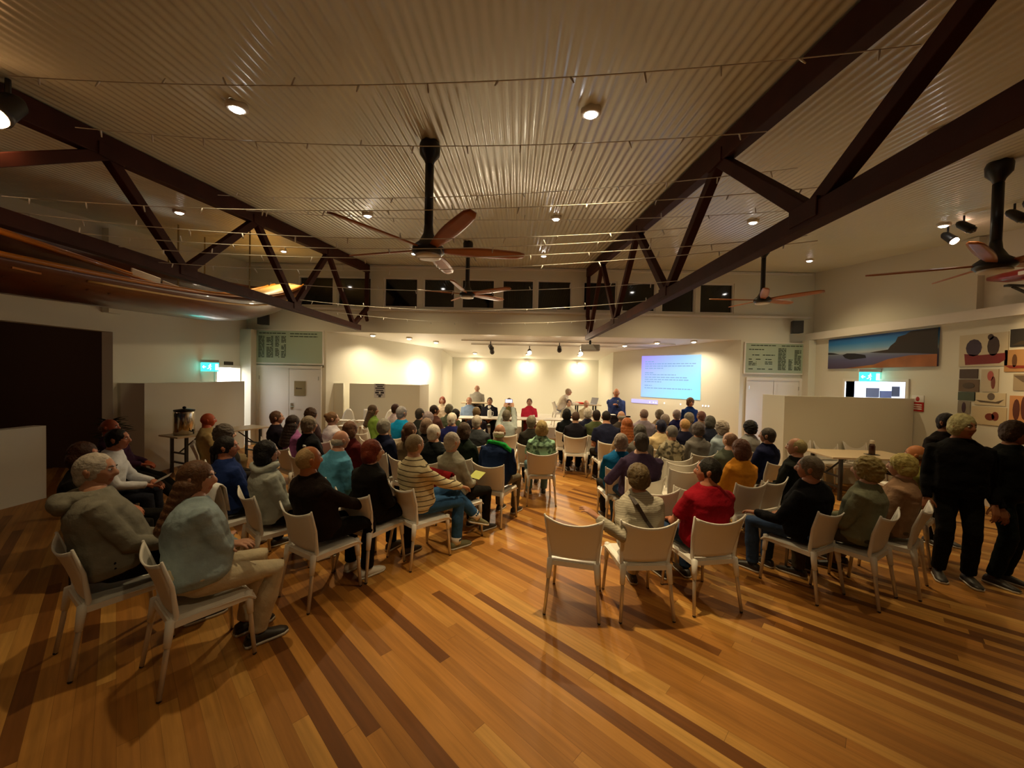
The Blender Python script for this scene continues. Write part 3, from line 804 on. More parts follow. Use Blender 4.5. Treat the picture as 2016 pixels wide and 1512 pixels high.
for (x0, x1, z0, z1) in ((-0.11, 0.12, 0.13, 0.155), (-0.07, 0.09, 0.08, 0.11), (-0.12, 0.13, 0.03, 0.06), (-0.1, 0.1, -0.03, 0.0), (-0.12, -0.02, -0.1, -0.05), (0.03, 0.12, -0.1, -0.05), (-0.08, 0.08, -0.15, -0.12), (-0.03, 0.04, -0.2, -0.15)):
    m.box(x0, x1, -0.011, -0.008, z0, z1)
obj('lettering', m, mat('black_ink', (0.03, 0.025, 0.03), 0.7), t)

# exit signs (green lit box, white running figure and arrow)
EXITG = mat('exit_green_face', (0.02, 0.4, 0.33), 0.4, emit=(0.03, 0.85, 0.72), estr=2.6)
EXITW = mat('exit_white_face', (0.9, 0.9, 0.9), 0.4, emit=(0.75, 1.0, 0.95), estr=3.0)
def exit_sign(loc, rz, label):
    t = empty('exit_sign', loc, rz, label, 'exit sign', 'green lit exit signs')
    obj('housing', MB().box(-0.20, 0.20, -0.03, 0.0, -0.02, 0.045), TRIMP, t)
    obj('lit_panel', MB().box(-0.185, 0.185, -0.02, -0.008, -0.22, -0.02), EXITG, t)
    m = MB(); y0, y1 = -0.0235, -0.0205
    m.ell((0.012, -0.022, -0.062), (0.014, 0.0015, 0.014), 10, 6)
    for a, b_, wd in (((0.008, -0.08), (-0.006, -0.125), 0.024), ((-0.006, -0.12), (0.022, -0.15), 0.013), ((0.022, -0.15), (0.012, -0.19), 0.012), ((-0.006, -0.12), (-0.026, -0.155), 0.013), ((-0.026, -0.155), (-0.05, -0.16), 0.012), ((0.008, -0.085), (0.035, -0.11), 0.01), ((0.0, -0.085), (-0.028, -0.1), 0.01)):
        m.bar((a[0], -0.022, a[1]), (b_[0], -0.022, b_[1]), 0.003, wd, up=(0, 0, 1)) if False else m.bar((a[0], -0.022, a[1]), (b_[0], -0.022, b_[1]), wd, 0.003, up=(0, 1, 0))
    m.bar((-0.15, -0.022, -0.12), (-0.08, -0.022, -0.12), 0.014, 0.003, up=(0, 1, 0)); m.bar((-0.15, -0.022, -0.12), (-0.12, -0.022, -0.09), 0.014, 0.003, up=(0, 1, 0)); m.bar((-0.15, -0.022, -0.12), (-0.12, -0.022, -0.15), 0.014, 0.003, up=(0, 1, 0))
    obj('pictogram', m, EXITW, t); 
    obj('edge_light', MB().box(0.12, 0.18, -0.024, -0.0205, -0.19, -0.05), EXITW, t)
    return t
q = P(413, 720, 8.9); exit_sign((XL + 0.22, 8.85, 2.16), math.radians(8), 'green exit sign beside the lit doorway on the left wall')
obj('sign_arm', MB().box(XL, XL + 0.25, 8.85, 8.87, 2.195, 2.205), TRIMP).parent = None
bpy.data.objects['sign_arm'].name = 'sign_bracket'
tag(bpy.data.objects['sign_bracket'], 'thin bracket holding the left exit sign to the wall', 'bracket')
exit_sign((XR - 0.20, 8.35, 2.24), math.radians(-12), 'green exit sign above the lit doorway on the right wall')
tag(obj('sign_bracket', MB().box(XR - 0.25, XR, 8.36, 8.38, 2.275, 2.285), TRIMP), 'thin bracket holding the right exit sign to the wall', 'bracket')

q = P(446, 715, 9.75); tag(obj('door_plate', MB().box(XL, XL + 0.015, 9.55, 9.85, q.z - 0.04, q.z + 0.04), mat('bronze_plate', '#3a3020', 0.5)), 'small dark plate on the left wall above the lit doorway', 'sign')
# projected slide on the right splayed wall
pa, pb = V((4.05, 12.42, 0)), V((5.31, 11.08, 0)); nrm = V((-1.34, -1.26, 0)).normalized(); pc = (pa + pb) / 2 + nrm * 0.012
t = empty('projected_slide', (pc.x, pc.y, 2.05), math.atan2(pb.y - pa.y, pb.x - pa.x), 'blue projected slide of text on the right splayed wall', 'projected slide')
sm = bpy.data.materials.new('slide_light'); sm.use_nodes = True; nt = sm.node_tree; b = nt.nodes['Principled BSDF']
tc = nt.nodes.new('ShaderNodeTexCoord'); mp = nt.nodes.new('ShaderNodeMapping'); mp.inputs['Location'].default_value = (0.5, 0, 0.5); mp.inputs['Scale'].default_value = (0.36, 0, 0.42); mp.inputs['Rotation'].default_value = (0, math.radians(-45), 0)
gr = nt.nodes.new('ShaderNodeTexGradient'); cr = nt.nodes.new('ShaderNodeValToRGB')
cr.color_ramp.elements[0].position = 0.12; cr.color_ramp.elements[0].color = (0.34, 0.28, 1.0, 1)
cr.color_ramp.elements[1].position = 0.85; cr.color_ramp.elements[1].color = (0.26, 0.83, 0.97, 1)
e = cr.color_ramp.elements.new(0.5); e.color = (0.32, 0.62, 1.0, 1)
nt.links.new(tc.outputs['Object'], mp.inputs[0]); nt.links.new(mp.outputs[0], gr.inputs[0]); nt.links.new(gr.outputs[0], cr.inputs[0])
nt.links.new(cr.outputs[0], b.inputs['Emission Color']); b.inputs['Emission Strength'].default_value = 0.95
b.inputs['Base Color'].default_value = (0.05, 0.05, 0.05, 1)
obj('slide', MB().box(-0.92, 0.92, 0.0, 0.006, -0.65, 0.65), sm, t)
m = MB(); rnd = random.Random(3)
for z, x1 in ((0.47, -0.5), (0.40, 0.78), (0.33, 0.7), (0.26, -0.2), (0.12, -0.5), (0.06, 0.2), (-0.02, 0.55), (-0.09, 0.6), (-0.16, -0.25), (-0.28, -0.55), (-0.36, 0.68)):
    x = -0.8
    while x < x1 - 0.02:
        wd = min(rnd.uniform(0.05, 0.14), x1 - x); m.box(x, x + wd, -0.0015, 0.0, z - 0.014, z + 0.014); x += wd + 0.02
obj('slide_text', m, mat('slide_text_light', (0.05, 0.05, 0.06), 0.6, emit=(0.22, 0.42, 0.72), estr=0.75), t)
m = MB(); m.box(-1.25, -0.35, 0.0, 0.005, -0.86, -0.74)
obj('slide_toolbar', m, mat('toolbar_light', (0.3, 0.3, 0.4), 0.6, emit=(0.42, 0.42, 1.0), estr=0.75), t)
m = MB()
for x in (-0.62, -0.5, -0.42, -0.15, 0.35, 0.98, 1.06, 1.14): m.box(x, x + 0.03, -0.002, 0.005, -0.83, -0.79)
obj('slide_icon', m, mat('icon_light', (0.5, 0.5, 0.5), 0.6, emit=(0.9, 0.9, 1.0), estr=1.0), t)

# projector under the right truss, speakers
t = empty('projector', (1.9, 9.95, 2.74), math.radians(-8), 'grey projector hung under the right truss end', 'projector')
obj('body', MB().box(-0.24, 0.24, -0.17, 0.17, -0.08, 0.08), mat('grey_projector', (0.35, 0.33, 0.31), 0.45), t, bevel=0.02)
obj('mount', MB().tube([(0, 0, 0.07), (0, 0, 0.19)], 0.03, 10).box(-0.1, 0.1, -0.1, 0.1, 0.07, 0.09), BLACK, t)
obj('lens', MB().tube([(0.1, 0.16, 0.0), (0.1, 0.20, 0.0)], 0.045, 14), mat('projector_lens', (0.2, 0.25, 0.4), 0.1, emit=(0.5, 0.6, 1), estr=2), t, smooth=True)
for px, py, rz, lb in ((518, 627, 12, 'left'), (1562, 645, -14, 'right')):
    q = P(px, py, D - 0.2); t = empty('loudspeaker', q, math.radians(rz), 'black wall loudspeaker above the %s honour board' % lb, 'loudspeaker', 'black wall loudspeakers')
    obj('cabinet', MB().prism([(-0.10, 0.09), (-0.13, -0.1), (0.13, -0.1), (0.10, 0.09)], -0.16, 0.16), BLACKP, t, bevel=0.01)
    obj('grille', MB().box(-0.115, 0.115, -0.108, -0.1, -0.145, 0.145), mat('speaker_grille', (0.03, 0.03, 0.03), 0.7, bump=0.5, bscale=200), t)
    obj('bracket', MB().box(-0.02, 0.02, 0.08, 0.24, -0.02, 0.02), BLACK, t)

# beach mural on the right wall
def right_pt(px, py, off=0.0):
    X = XR - off; d = X * F_PX / U(px, py); return V((X, d, CAMZ + W(px, py) * d / F_PX))
a = right_pt(1628, 667); b_ = right_pt(1840, 642); c = right_pt(1628, 728); d_ = right_pt(1840, 720)
ym, zm = (a.y + b_.y) / 2, (a.z + c.z) / 2; hl = (a.y - b_.y) / 2; hh = min(0.36, (a.z - c.z) / 2)
t = empty('mural', (XR - 0.006, ym, 2.68), 0, 'wide photograph of a blue dusk beach under the right wall beam', 'mural')
mm = bpy.data.materials.new('dusk_sky_print'); mm.use_nodes = True; nt = mm.node_tree; b = nt.nodes['Principled BSDF']
tc = nt.nodes.new('ShaderNodeTexCoord'); sp = nt.nodes.new('ShaderNodeSeparateXYZ'); nt.links.new(tc.outputs['Generated'], sp.inputs[0])
cr = nt.nodes.new('ShaderNodeValToRGB'); nt.links.new(sp.outputs[2], cr.inputs[0])
el = cr.color_ramp.elements; el[0].position = 0.0; el[0].color = hexc('#4a3a58'); el[1].position = 1.0; el[1].color = hexc('#0d4f9a')
for p_, h in ((0.30, '#5a5a80'), (0.44, '#6e7890'), (0.5, '#a8b4bc'), (0.62, '#6f9fc4'), (0.8, '#2878ba')): k = el.new(p_); k.color = hexc(h)
nt.links.new(cr.outputs[0], b.inputs['Base Color']); b.inputs['Roughness'].default_value = 0.5
obj('print', MB().box(-0.03, 0, -hl, hl, -hh, hh), mm, t)
def flat_poly(m, pts, x, th=0.003, mi=0):      # polygon in the wall plane (y, z), extruded towards the room
    n = len(pts); vs = [(x, y, z) for y, z in pts] + [(x - th, y, z) for y, z in pts]
    m.add(vs, [tuple(range(n)), tuple(reversed(range(n, 2 * n)))] + [(i, n + i, n + (i + 1) % n, (i + 1) % n) for i in range(n)], mi)
m = MB()
def mp_(u, v): return (hl - 2 * hl * u, -hh + 2 * hh * v)
flat_poly(m, [mp_(*q) for q in ((1, 1), (0.80, 0.98), (0.76, 0.9), (0.70, 0.86), (0.68, 0.72), (0.64, 0.62), (0.62, 0.52), (0.45, 0.47), (0.62, 0.42), (0.8, 0.38), (1, 0.32))], -0.03, mi=0)
flat_poly(m, [mp_(*q) for q in ((0.2, 0.0), (0.5, 0.10), (0.62, 0.24), (0.8, 0.32), (1, 0.32), (1, 0.0))], -0.03, mi=1)
flat_poly(m, [mp_(*q) for q in ((0.17, 0.44), (0.2, 0.34), (0.26, 0.28), (0.42, 0.31), (0.41, 0.40), (0.3, 0.47), (0.22, 0.49))], -0.03, mi=2)
flat_poly(m, [mp_(*q) for q in ((0.0, 0.48), (0.0, 0.55), (0.06, 0.53), (0.14, 0.47))], -0.03, mi=2)
obj('headland', m, [mat('print_headland', '#2a2018', 0.6), mat('print_sand', '#a05f30', 0.6, var=0.2, vscale=3), mat('print_rock', '#1c1a24', 0.6)], t)

# photographs pinned along the right wall
def print_on_wall(label, x0, y0, x1, y1, base, shapes):
    a = right_pt(x0, y0); c = right_pt(x0, y1); b_ = right_pt(x1, (y0 + y1) / 2)
    hl_ = (a.y - b_.y) / 2; hz = (a.z - c.z) / 2
    t = empty('wall_photograph', (XR, (a.y + b_.y) / 2, (a.z + c.z) / 2), 0, label, 'photograph', 'photographs pinned along the right wall')
    obj('sheet', MB().box(-0.012, 0, -hl_, hl_, -hz, hz), mat('print_' + base.strip('#'), base, 0.55), t)
    m = MB(); ms = []
    for h, pts in shapes:
        q = mat('print_' + h.strip('#'), h, 0.55)
        if q not in ms: ms.append(q)
        flat_poly(m, [(hl_ - 2 * hl_ * u, hz - 2 * hz * v) for u, v in pts], -0.012, mi=ms.index(q))
    if shapes: obj('picture', m, ms, t)
    return t
def blob(u, v, ru, rv, n=12): return [(u + ru * math.cos(2 * PI * k / n), v + rv * math.sin(2 * PI * k / n)) for k in range(n)]
print_on_wall('wall photograph of two crew in a red inflatable', 1879, 662, 1972, 722, '#c9bda0', [('#3a2a3c', blob(0.32, 0.42, 0.17, 0.27)), ('#3a2418', blob(0.72, 0.40, 0.12, 0.30)), ('#3a2418', blob(0.66, 0.12, 0.06, 0.09)), ('#7c1b16', [(0.15, 0.95), (0.12, 0.6), (0.45, 0.66), (0.95, 0.62), (0.96, 0.82), (0.85, 0.92)])])
print_on_wall('dark framed wall photograph at the top by the picture edge', 1976, 650, 2050, 684, '#2a241c', [('#463820', [(0.05, 0.9), (0.3, 0.7), (0.9, 0.65), (0.95, 0.9)])])
print_on_wall('orange wall photograph of a red canoe', 1966, 690, 2050, 732, '#b98b55', [('#8c2f14', [(0.0, 0.7), (0.15, 0.85), (0.95, 0.85), (0.98, 0.75)]), ('#5f3b14', blob(0.25, 0.5, 0.06, 0.3)), ('#6b4418', blob(0.8, 0.5, 0.1, 0.3))])
print_on_wall('small dark wall photograph below the red inflatable picture', 1880, 727, 1915, 745, '#4a3424', [])
print_on_wall('brown landscape wall photograph above the green one', 1879, 747, 1918, 770, '#6a5236', [('#4b3a22', blob(0.5, 0.5, 0.3, 0.25))])
print_on_wall('dark green wall photograph above the purple clad figure', 1878, 771, 1912, 787, '#46513c', [])
print_on_wall('wall photograph of a purple clad figure', 1878, 789, 1902, 812, '#8a8070', [('#3a2030', blob(0.5, 0.5, 0.16, 0.45))])
print_on_wall('pale wall photograph of a pink figure', 1922, 727, 1955, 770, '#c4b69a', [('#b0544a', blob(0.55, 0.3, 0.18, 0.22)), ('#7c3a2c', blob(0.72, 0.6, 0.12, 0.28))])
print_on_wall('wide pale wall photograph of a racing boat crew', 1910, 772, 1970, 795, '#d3c4a0', [('#5a4a34', [(0.05, 0.62), (0.7, 0.72), (0.95, 0.5), (0.8, 0.85), (0.2, 0.8)]), ('#6a5a4a', blob(0.55, 0.3, 0.12, 0.3))])
print_on_wall('wall photograph of grey water and a swimmer', 1984, 736, 2050, 768, '#a8987c', [('#6b5a48', [(0.0, 0.1), (0.98, 0.1), (0.98, 0.45), (0.3, 0.5)]), ('#3c2c20', blob(0.6, 0.7, 0.25, 0.15))])
print_on_wall('wall photograph of two standing paddlers in warm light', 1978, 778, 2050, 832, '#c98f5a', [('#5a2a18', blob(0.2, 0.5, 0.1, 0.38)), ('#5a2610', blob(0.42, 0.42, 0.1, 0.42))])
print_on_wall('cream wall photograph of a leaping red clad figure', 1905, 798, 1972, 832, '#d2bf98', [('#7a2f1c', blob(0.55, 0.55, 0.14, 0.2)), ('#7a2f1c', blob(0.7, 0.5, 0.1, 0.25))])
a = right_pt(1800, 793); t = empty('safety_sign', (XR, a.y, a.z), 0, 'red and white safety sign on the right wall beside the low screen', 'sign')
obj('plate', MB().box(-0.01, 0, -0.11, 0.11, -0.16, 0.02), mat('sign_red', '#b01f18', 0.5), t)
obj('symbol_panel', MB().box(-0.01, 0, -0.11, 0.11, 0.02, 0.15), mat('sign_white', (0.8, 0.78, 0.74), 0.5), t)
m = MB()
for z in (-0.03, -0.07, -0.11): m.box(-0.0125, -0.01, -0.08, 0.08, z - 0.012, z + 0.008)
m2 = MB(); flat_poly(m2, blob(0, 0.08, 0.035, 0.045), -0.01); obj('flame_symbol', m2, MATS['sign_red'], t)
obj('lettering', m, MATS['sign_white'], t)
# dark framed notices seen through the lit right doorway
for i, (x, z, hx, hz, h) in enumerate(((9.38, 1.74, 0.16, 0.12, '#1a1c26'), (9.72, 1.70, 0.14, 0.09, '#252a40'), (9.98, 1.78, 0.09, 0.13, '#141620'))):
    o = obj('pinned_picture', MB().box(x - hx, x + hx, 10.17, 10.2, z - hz, z + hz), mat('print_' + h.strip('#'), h, 0.5)); tag(o, 'dark picture on the corridor wall seen through the right doorway, ' + ['left one', 'middle one', 'right one'][i], 'picture', 'pictures in the corridor')

# ------------------------------------------------------------------ tables and things on them
TTOP = mat('pale_laminate', (0.56, 0.44, 0.28), 0.4)
TWHITE = mat('white_laminate', (0.78, 0.75, 0.68), 0.45)
def folding_table(label, x, y, rz, L, Wd, top, h=0.74, z0=0.0, group='folding trestle tables'):
    t = empty('folding_table', (x, y, z0), rz, label, 'table', group)
    obj('tabletop', MB().box(-L / 2, L / 2, -Wd / 2, Wd / 2, h - 0.03, h), top, t, bevel=0.006)
    for sx in (-1, 1):
        xx = sx * (L / 2 - 0.18)
        for sy in (-1, 1): obj('leg', MB().box(xx - 0.022, xx + 0.022, sy * (Wd / 2 - 0.07) - 0.022, sy * (Wd / 2 - 0.07) + 0.022, 0, h - 0.03), BLACK, t)
        obj('stretcher', MB().box(xx - 0.015, xx + 0.015, -(Wd / 2 - 0.09), Wd / 2 - 0.09, 0.2, 0.23).bar((xx, 0, h - 0.05), (xx - sx * 0.42, 0, h - 0.05), 0.02, 0.02), BLACK, t)
        obj('folding_brace', MB().bar((xx, 0, 0.40), (xx - sx * 0.36, 0, h - 0.04), 0.02, 0.02).box(xx - 0.012, xx + 0.012, -(Wd / 2 - 0.09), Wd / 2 - 0.09, 0.38, 0.41), BLACK, t)
    return t
folding_table('trestle table with the steel urn before the left low screen', -6.05, 7.80, math.radians(68), 1.75, 0.6, TTOP)
folding_table('pale folding table with a bottle before the right low screen', 6.05, 6.78, math.radians(-3), 1.45, 0.8, TTOP)
folding_table('white panel table at the left before the stage', -1.02, 11.35, 0, 1.9, 0.65, TWHITE)
folding_table('white panel table at the right before the stage', 1.0, 11.35, 0, 1.9, 0.65, TWHITE)
folding_table('small table on the stage platform at the left', -1.3, 12.55, 0, 0.9, 0.42, TTOP, z0=0.35)
folding_table('small laptop table on the stage platform at the right', 2.35, 12.85, 0, 0.95, 0.55, TTOP, z0=0.35)
# urn
t = empty('urn', (-6.27, 7.22, 0.74), 0, 'polished steel hot water urn on the left trestle table', 'urn')
obj('body', MB().lathe([(0.15, 0.0), (0.165, 0.02), (0.165, 0.42), (0.155, 0.45)], n=32), mat('polished_steel', (0.72, 0.66, 0.54), 0.16, metal=1.0), t, smooth=True)
obj('lid', MB().lathe([(0.165, 0.45), (0.16, 0.47), (0.03, 0.49)], n=32), BLACK, t, smooth=True)
obj('lid_knob', MB().ell((0, 0, 0.51), (0.03, 0.03, 0.025)), BLACKP, t, smooth=True)
obj('tap', MB().tube([(0.16, -0.04, 0.07), (0.22, -0.055, 0.07), (0.225, -0.056, 0.03)], 0.012, 8).box(0.2, 0.23, -0.065, -0.045, 0.075, 0.11), BLACKP, t)
for s in (-1, 1): obj('handle', MB().tube([(0, s * 0.165, 0.36), (0.0, s * 0.21, 0.36), (0, s * 0.21, 0.40), (0, s * 0.165, 0.40)], 0.01, 8), BLACKP, t)
# bottle
t = empty('bottle', (6.22, 6.72, 0.74), 0, 'dark brown bottle with pale cap on the right folding table', 'bottle')
obj('glass', MB().lathe([(0.042, 0.0), (0.045, 0.01), (0.045, 0.15), (0.03, 0.19)], n=20), mat('brown_bottle', '#3a1c0c', 0.2), t, smooth=True)
obj('cap', MB().lathe([(0.032, 0.19), (0.034, 0.20), (0.034, 0.245), (0.03, 0.25)], n=20), mat('bottle_cap', (0.6, 0.52, 0.4), 0.5), t, smooth=True)
obj('tray', MB().box(-0.09, 0.09, -0.06, 0.06, 0, 0.008), BLACKP, t)
# panel table clutter
rnd = random.Random(5)
for i, (x, kind) in enumerate(((-1.75, 'p'), (-1.15, 'p'), (-0.75, 'j'), (-0.35, 'b'), (0.25, 'p'), (0.55, 'g'), (1.0, 'p'), (1.5, 'p'), (1.75, 'g'))):
    wh = ['left end of the left', 'left middle of the left', '', '', 'left end of the right', '', 'middle of the right', 'right end of the right', ''][i]
    if kind == 'p':
        tag(obj('paper_sheet', MB().box(x - 0.11, x + 0.11, 11.18, 11.4, 0.741, 0.746), PAPER), 'white papers on the %s panel table' % wh, 'paper', 'papers on the panel tables')
    elif kind == 'j':
        t = empty('water_jug', (x, 11.3, 0.74), 0, 'clear water jug on the left panel table', 'jug')
        obj('jug_body', MB().lathe([(0.05, 0), (0.06, 0.02), (0.065, 0.15), (0.055, 0.22)], n=18), mat('jug_glass', (0.75, 0.75, 0.72), 0.1), t, smooth=True)
        obj('handle', MB().tube([(0.06, 0, 0.18), (0.11, 0, 0.17), (0.11, 0, 0.07), (0.062, 0, 0.05)], 0.008, 6), MATS['jug_glass'], t, smooth=True)
    elif kind == 'b':
        t = empty('document_box', (x, 11.3, 0.74), 0, 'small white box on the left panel table before the dark suit', 'box')
        obj('tub', MB().box(-0.13, 0.13, -0.08, 0.08, 0, 0.10), PAPER, t, bevel=0.008); obj('lid', MB().box(-0.135, 0.135, -0.085, 0.085, 0.10, 0.125), TWHITE, t, bevel=0.004)
    else:
        tag(obj('drinking_glass', MB().lathe([(0.028, 0.0), (0.034, 0.11), (0.030, 0.11), (0.025, 0.01)], c=(x, 11.22, 0.74), n=14), mat('jug_glass', (0.75, 0.75, 0.72), 0.1), smooth=True), 'drinking glass on the right panel table, %s' % ('before the red shirt' if x < 1 else 'at its far right end'), 'glass', 'glasses on the panel tables')
t = empty('laptop', (2.52, 12.8, 1.09), math.radians(-60), 'open laptop on the small stage table at the right', 'laptop')
obj('keyboard_base', MB().box(-0.16, 0.16, -0.11, 0.11, 0, 0.015), mat('laptop_grey', (0.3, 0.3, 0.32), 0.4), t)
obj('screen', MB().bar((0, 0.11, 0.015), (0, 0.2, 0.22), 0.32, 0.01, up=(1, 0, 0)) if False else MB().hexa([(-.16, .11, .015), (.16, .11, .015), (.16, .12, .015), (-.16, .12, .015), (-.16, .18, .22), (.16, .18, .22), (.16, .19, .22), (-.16, .19, .22)]), MATS['laptop_grey'], t)
tag(obj('cushion', MB().box(2.02, 2.28, 12.68, 12.95, 1.09, 1.15), mat('red_cushion', '#c8371c', 0.8), bevel=0.02), 'red cushion on the small stage table beside the laptop', 'cushion')
# lectern
t = empty('lectern', (2.55, 9.62, 0), math.radians(0), 'dark lectern in front of the speaker in blue', 'lectern')
obj('column', MB().box(-0.2, 0.2, -0.14, 0.14, 0.04, 1.0), mat('dark_lectern', (0.03, 0.025, 0.03), 0.5), t)
obj('base', MB().box(-0.28, 0.28, -0.2, 0.2, 0, 0.04), MATS['dark_lectern'], t)
obj('reading_top', MB().hexa([(-.28, -.2, 1.02), (.28, -.2, 1.02), (.28, .2, .98), (-.28, .2, .98), (-.28, -.2, 1.06), (.28, -.2, 1.06), (.28, .2, 1.02), (-.28, .2, 1.02)]), MATS['dark_lectern'], t)
tag(obj('paper_sheet', MB().box(2.30, 2.50, 9.5, 9.7, 1.062, 1.072), PAPER), 'white notes lying on the dark lectern', 'paper')
# high chairs by the stage screen
def high_chair(x, y, rz, label, sq):
    t = empty('high_chair', (x, y, 0), rz, label, 'high chair', 'white high chairs by the stage screen')
    g = []
    for i in range(7):
        v = i / 6; g.append([((j / 6 * 2 - 1) * (0.16 if sq else 0.17 * math.sqrt(max(0.02, 1 - (v * 0.98) ** 2))), 0.15 + 0.05 * v, 0.62 + 0.40 * v) for j in range(7)])
    obj('backrest', MB().sheet(g, 0.02), WHITEP, t, smooth=True)
    obj('seat', MB().box(-0.16, 0.16, -0.14, 0.16, 0.56, 0.60), WHITEP, t, bevel=0.01)
    obj('tray', MB().box(-0.19, 0.19, -0.32, -0.10, 0.74, 0.77), WHITEP, t, bevel=0.012)
    for sx in (-1, 1):
        obj('armrest', MB().box(sx * 0.17 - 0.02, sx * 0.17 + 0.02, -0.2, 0.17, 0.70, 0.74), WHITEP, t)
        for sy in (-1, 1): obj('leg', MB().tube([(sx * 0.13, sy * 0.12, 0.57), (sx * 0.175, sy * 0.22, 0.01)], 0.018, 8), TTOP, t, smooth=True)
for i, (px, sq, lb) in enumerate(((678, False, 'left one with a rounded back'), (721, True, 'middle one with a square back'), (764, False, 'right one with a rounded back'))):
    high_chair(U(px, 810) * 9.95 / F_PX, 9.95, math.radians(180 if False else 0), 'white high chair before the low stage screen, ' + lb, sq)
# pot plant in the gap by the left counter wall
t = empty('potted_plant', (-6.75, 6.35, 0), 0, 'dark leafy pot plant at the end of the low counter wall', 'plant')
obj('pot', MB().lathe([(0.15, 0), (0.2, 0.35), (0.21, 0.36), (0.19, 0.36), (0.18, 0.34)], n=20), mat('terracotta', '#6b3018', 0.7), t, smooth=True)
obj('stem', MB().tube([(0, 0, 0.3), (0.02, 0.02, 0.75), (0, 0, 1.05)], [0.025, 0.02, 0.012], 8), mat('plant_stem', '#3a2c18', 0.8), t, smooth=True)
m = MB(); rnd = random.Random(11)
for k in range(46):
    a = rnd.uniform(0, 2 * PI); z = rnd.uniform(0.7, 1.1); l = rnd.uniform(0.16, 0.30); up = rnd.uniform(0.0, 0.7); g = []
    for i in range(6):
        s = i / 5; rr = 0.02 + l * s; wz = 0.045 * math.sin(PI * min(0.98, s * 0.9 + 0.08))
        g.append([(rr * math.cos(a) - u * wz * math.sin(a), rr * math.sin(a) + u * wz * math.cos(a), z + up * l * s - 0.25 * l * s * s) for u in (-1, 0, 1)])
    m.sheet(g, 0.003)
obj('foliage', m, mat('dark_leaf', '#16240f', 0.5), t, smooth=True)
# ------------------------------------------------------------------ people
TMP = bpy.data.scenes.new('workbench_scene')
def from_mesh(me, mi=0):
    b = MB(); b.v = [tuple(v.co) for v in me.vertices]; b.f = [tuple(p.vertices) for p in me.polygons]; b.m = [mi] * len(b.f)
    return b
def remesh(mb, vox, it=3, noise=None):
    me = mb.mesh('w'); o = bpy.data.objects.new('w', me); TMP.collection.objects.link(o)
    r = o.modifiers.new('r', 'REMESH'); r.mode = 'VOXEL'; r.voxel_size = vox
    if it:
        s = o.modifiers.new('s', 'SMOOTH'); s.factor = 0.5; s.iterations = it
    with bpy.context.temp_override(scene=TMP, view_layer=TMP.view_layers[0]):
        dg = bpy.context.evaluated_depsgraph_get(); dg.update()
    ev = o.evaluated_get(dg); m2 = ev.to_mesh()
    b = MB()
    if noise:
        sc, am, st = noise
        for v in m2.vertices:
            q = v.co; n = v.normal
            k = mnoise.noise(V((q.x * sc * st[0], q.y * sc * st[1], q.z * sc * st[2])) ) + 0.5 * mnoise.noise(q * sc * 2.3)
            b.v.append(tuple(q + n * k * am))
    else: b.v = [tuple(v.co) for v in m2.vertices]
    b.f = [tuple(p.vertices) for p in m2.polygons]; b.m = [0] * len(b.f)
    ev.to_mesh_clear()
    bpy.data.objects.remove(o); bpy.data.meshes.remove(me)
    return b
def ik(A, B, l1, l2, hint):
    A = V(A); B = V(B); d = B - A; L = d.length; dn = d / max(L, 1e-6)
    L2 = min(max(L, abs(l1 - l2) + 0.01), l1 + l2 - 0.002)
    a = (l1 * l1 - l2 * l2 + L2 * L2) / (2 * L2); h = math.sqrt(max(0, l1 * l1 - a * a))
    p = V(hint); p = p - dn * p.dot(dn); p.normalize()
    return A + dn * a + p * h, A + dn * L2

def hand_mesh(vox):
    m = MB()
    m.rings([[(x * wd, y, z * th + zc) for x, z in ((1, .35), (.75, .9), (0, 1), (-.75, .9), (-1, .35), (-1, -.35), (-.75, -.9), (0, -1), (.75, -.9), (1, -.35))]
             for y, wd, th, zc in ((-0.02, .024, .019, 0), (0.01, .030, .018, 0), (0.045, .039, .015, 0), (0.085, .041, .013, -.002), (0.098, .036, .010, -.003))])
    for x, l, r, y0, cv in ((-0.030, 0.070, 0.0088, 0.085, 0.9), (-0.010, 0.080, 0.0092, 0.092, 1.0), (0.011, 0.074, 0.0088, 0.090, 1.1), (0.030, 0.058, 0.0078, 0.080, 1.25)):
        pts = [V((x * 0.92, y0 - 0.02, -0.001))]; a = 0.12; p = V((x, y0 + 0.006, -0.002)); pts.append(p.copy())
        for k, fr in enumerate((0.45, 0.30, 0.25)):
            a += 0.32 * cv * (0.7 if k == 0 else 1)
            p = p + V((x * 0.10 * fr, math.cos(a) * l * fr, -math.sin(a) * l * fr)); pts.append(p.copy())
        m.tube(pts, [r * 1.05, r * 1.05, r, r * 0.92, r * 0.74], 8)
    m.tube([(-0.024, 0.012, -0.004), (-0.047, 0.036, -0.012), (-0.060, 0.062, -0.020), (-0.063, 0.086, -0.030)], [0.014, 0.0115, 0.0100, 0.0076], 8)
    return remesh(m, vox, 2)
HAND = {'n': hand_mesh(0.0042), 'f': hand_mesh(0.0075)}

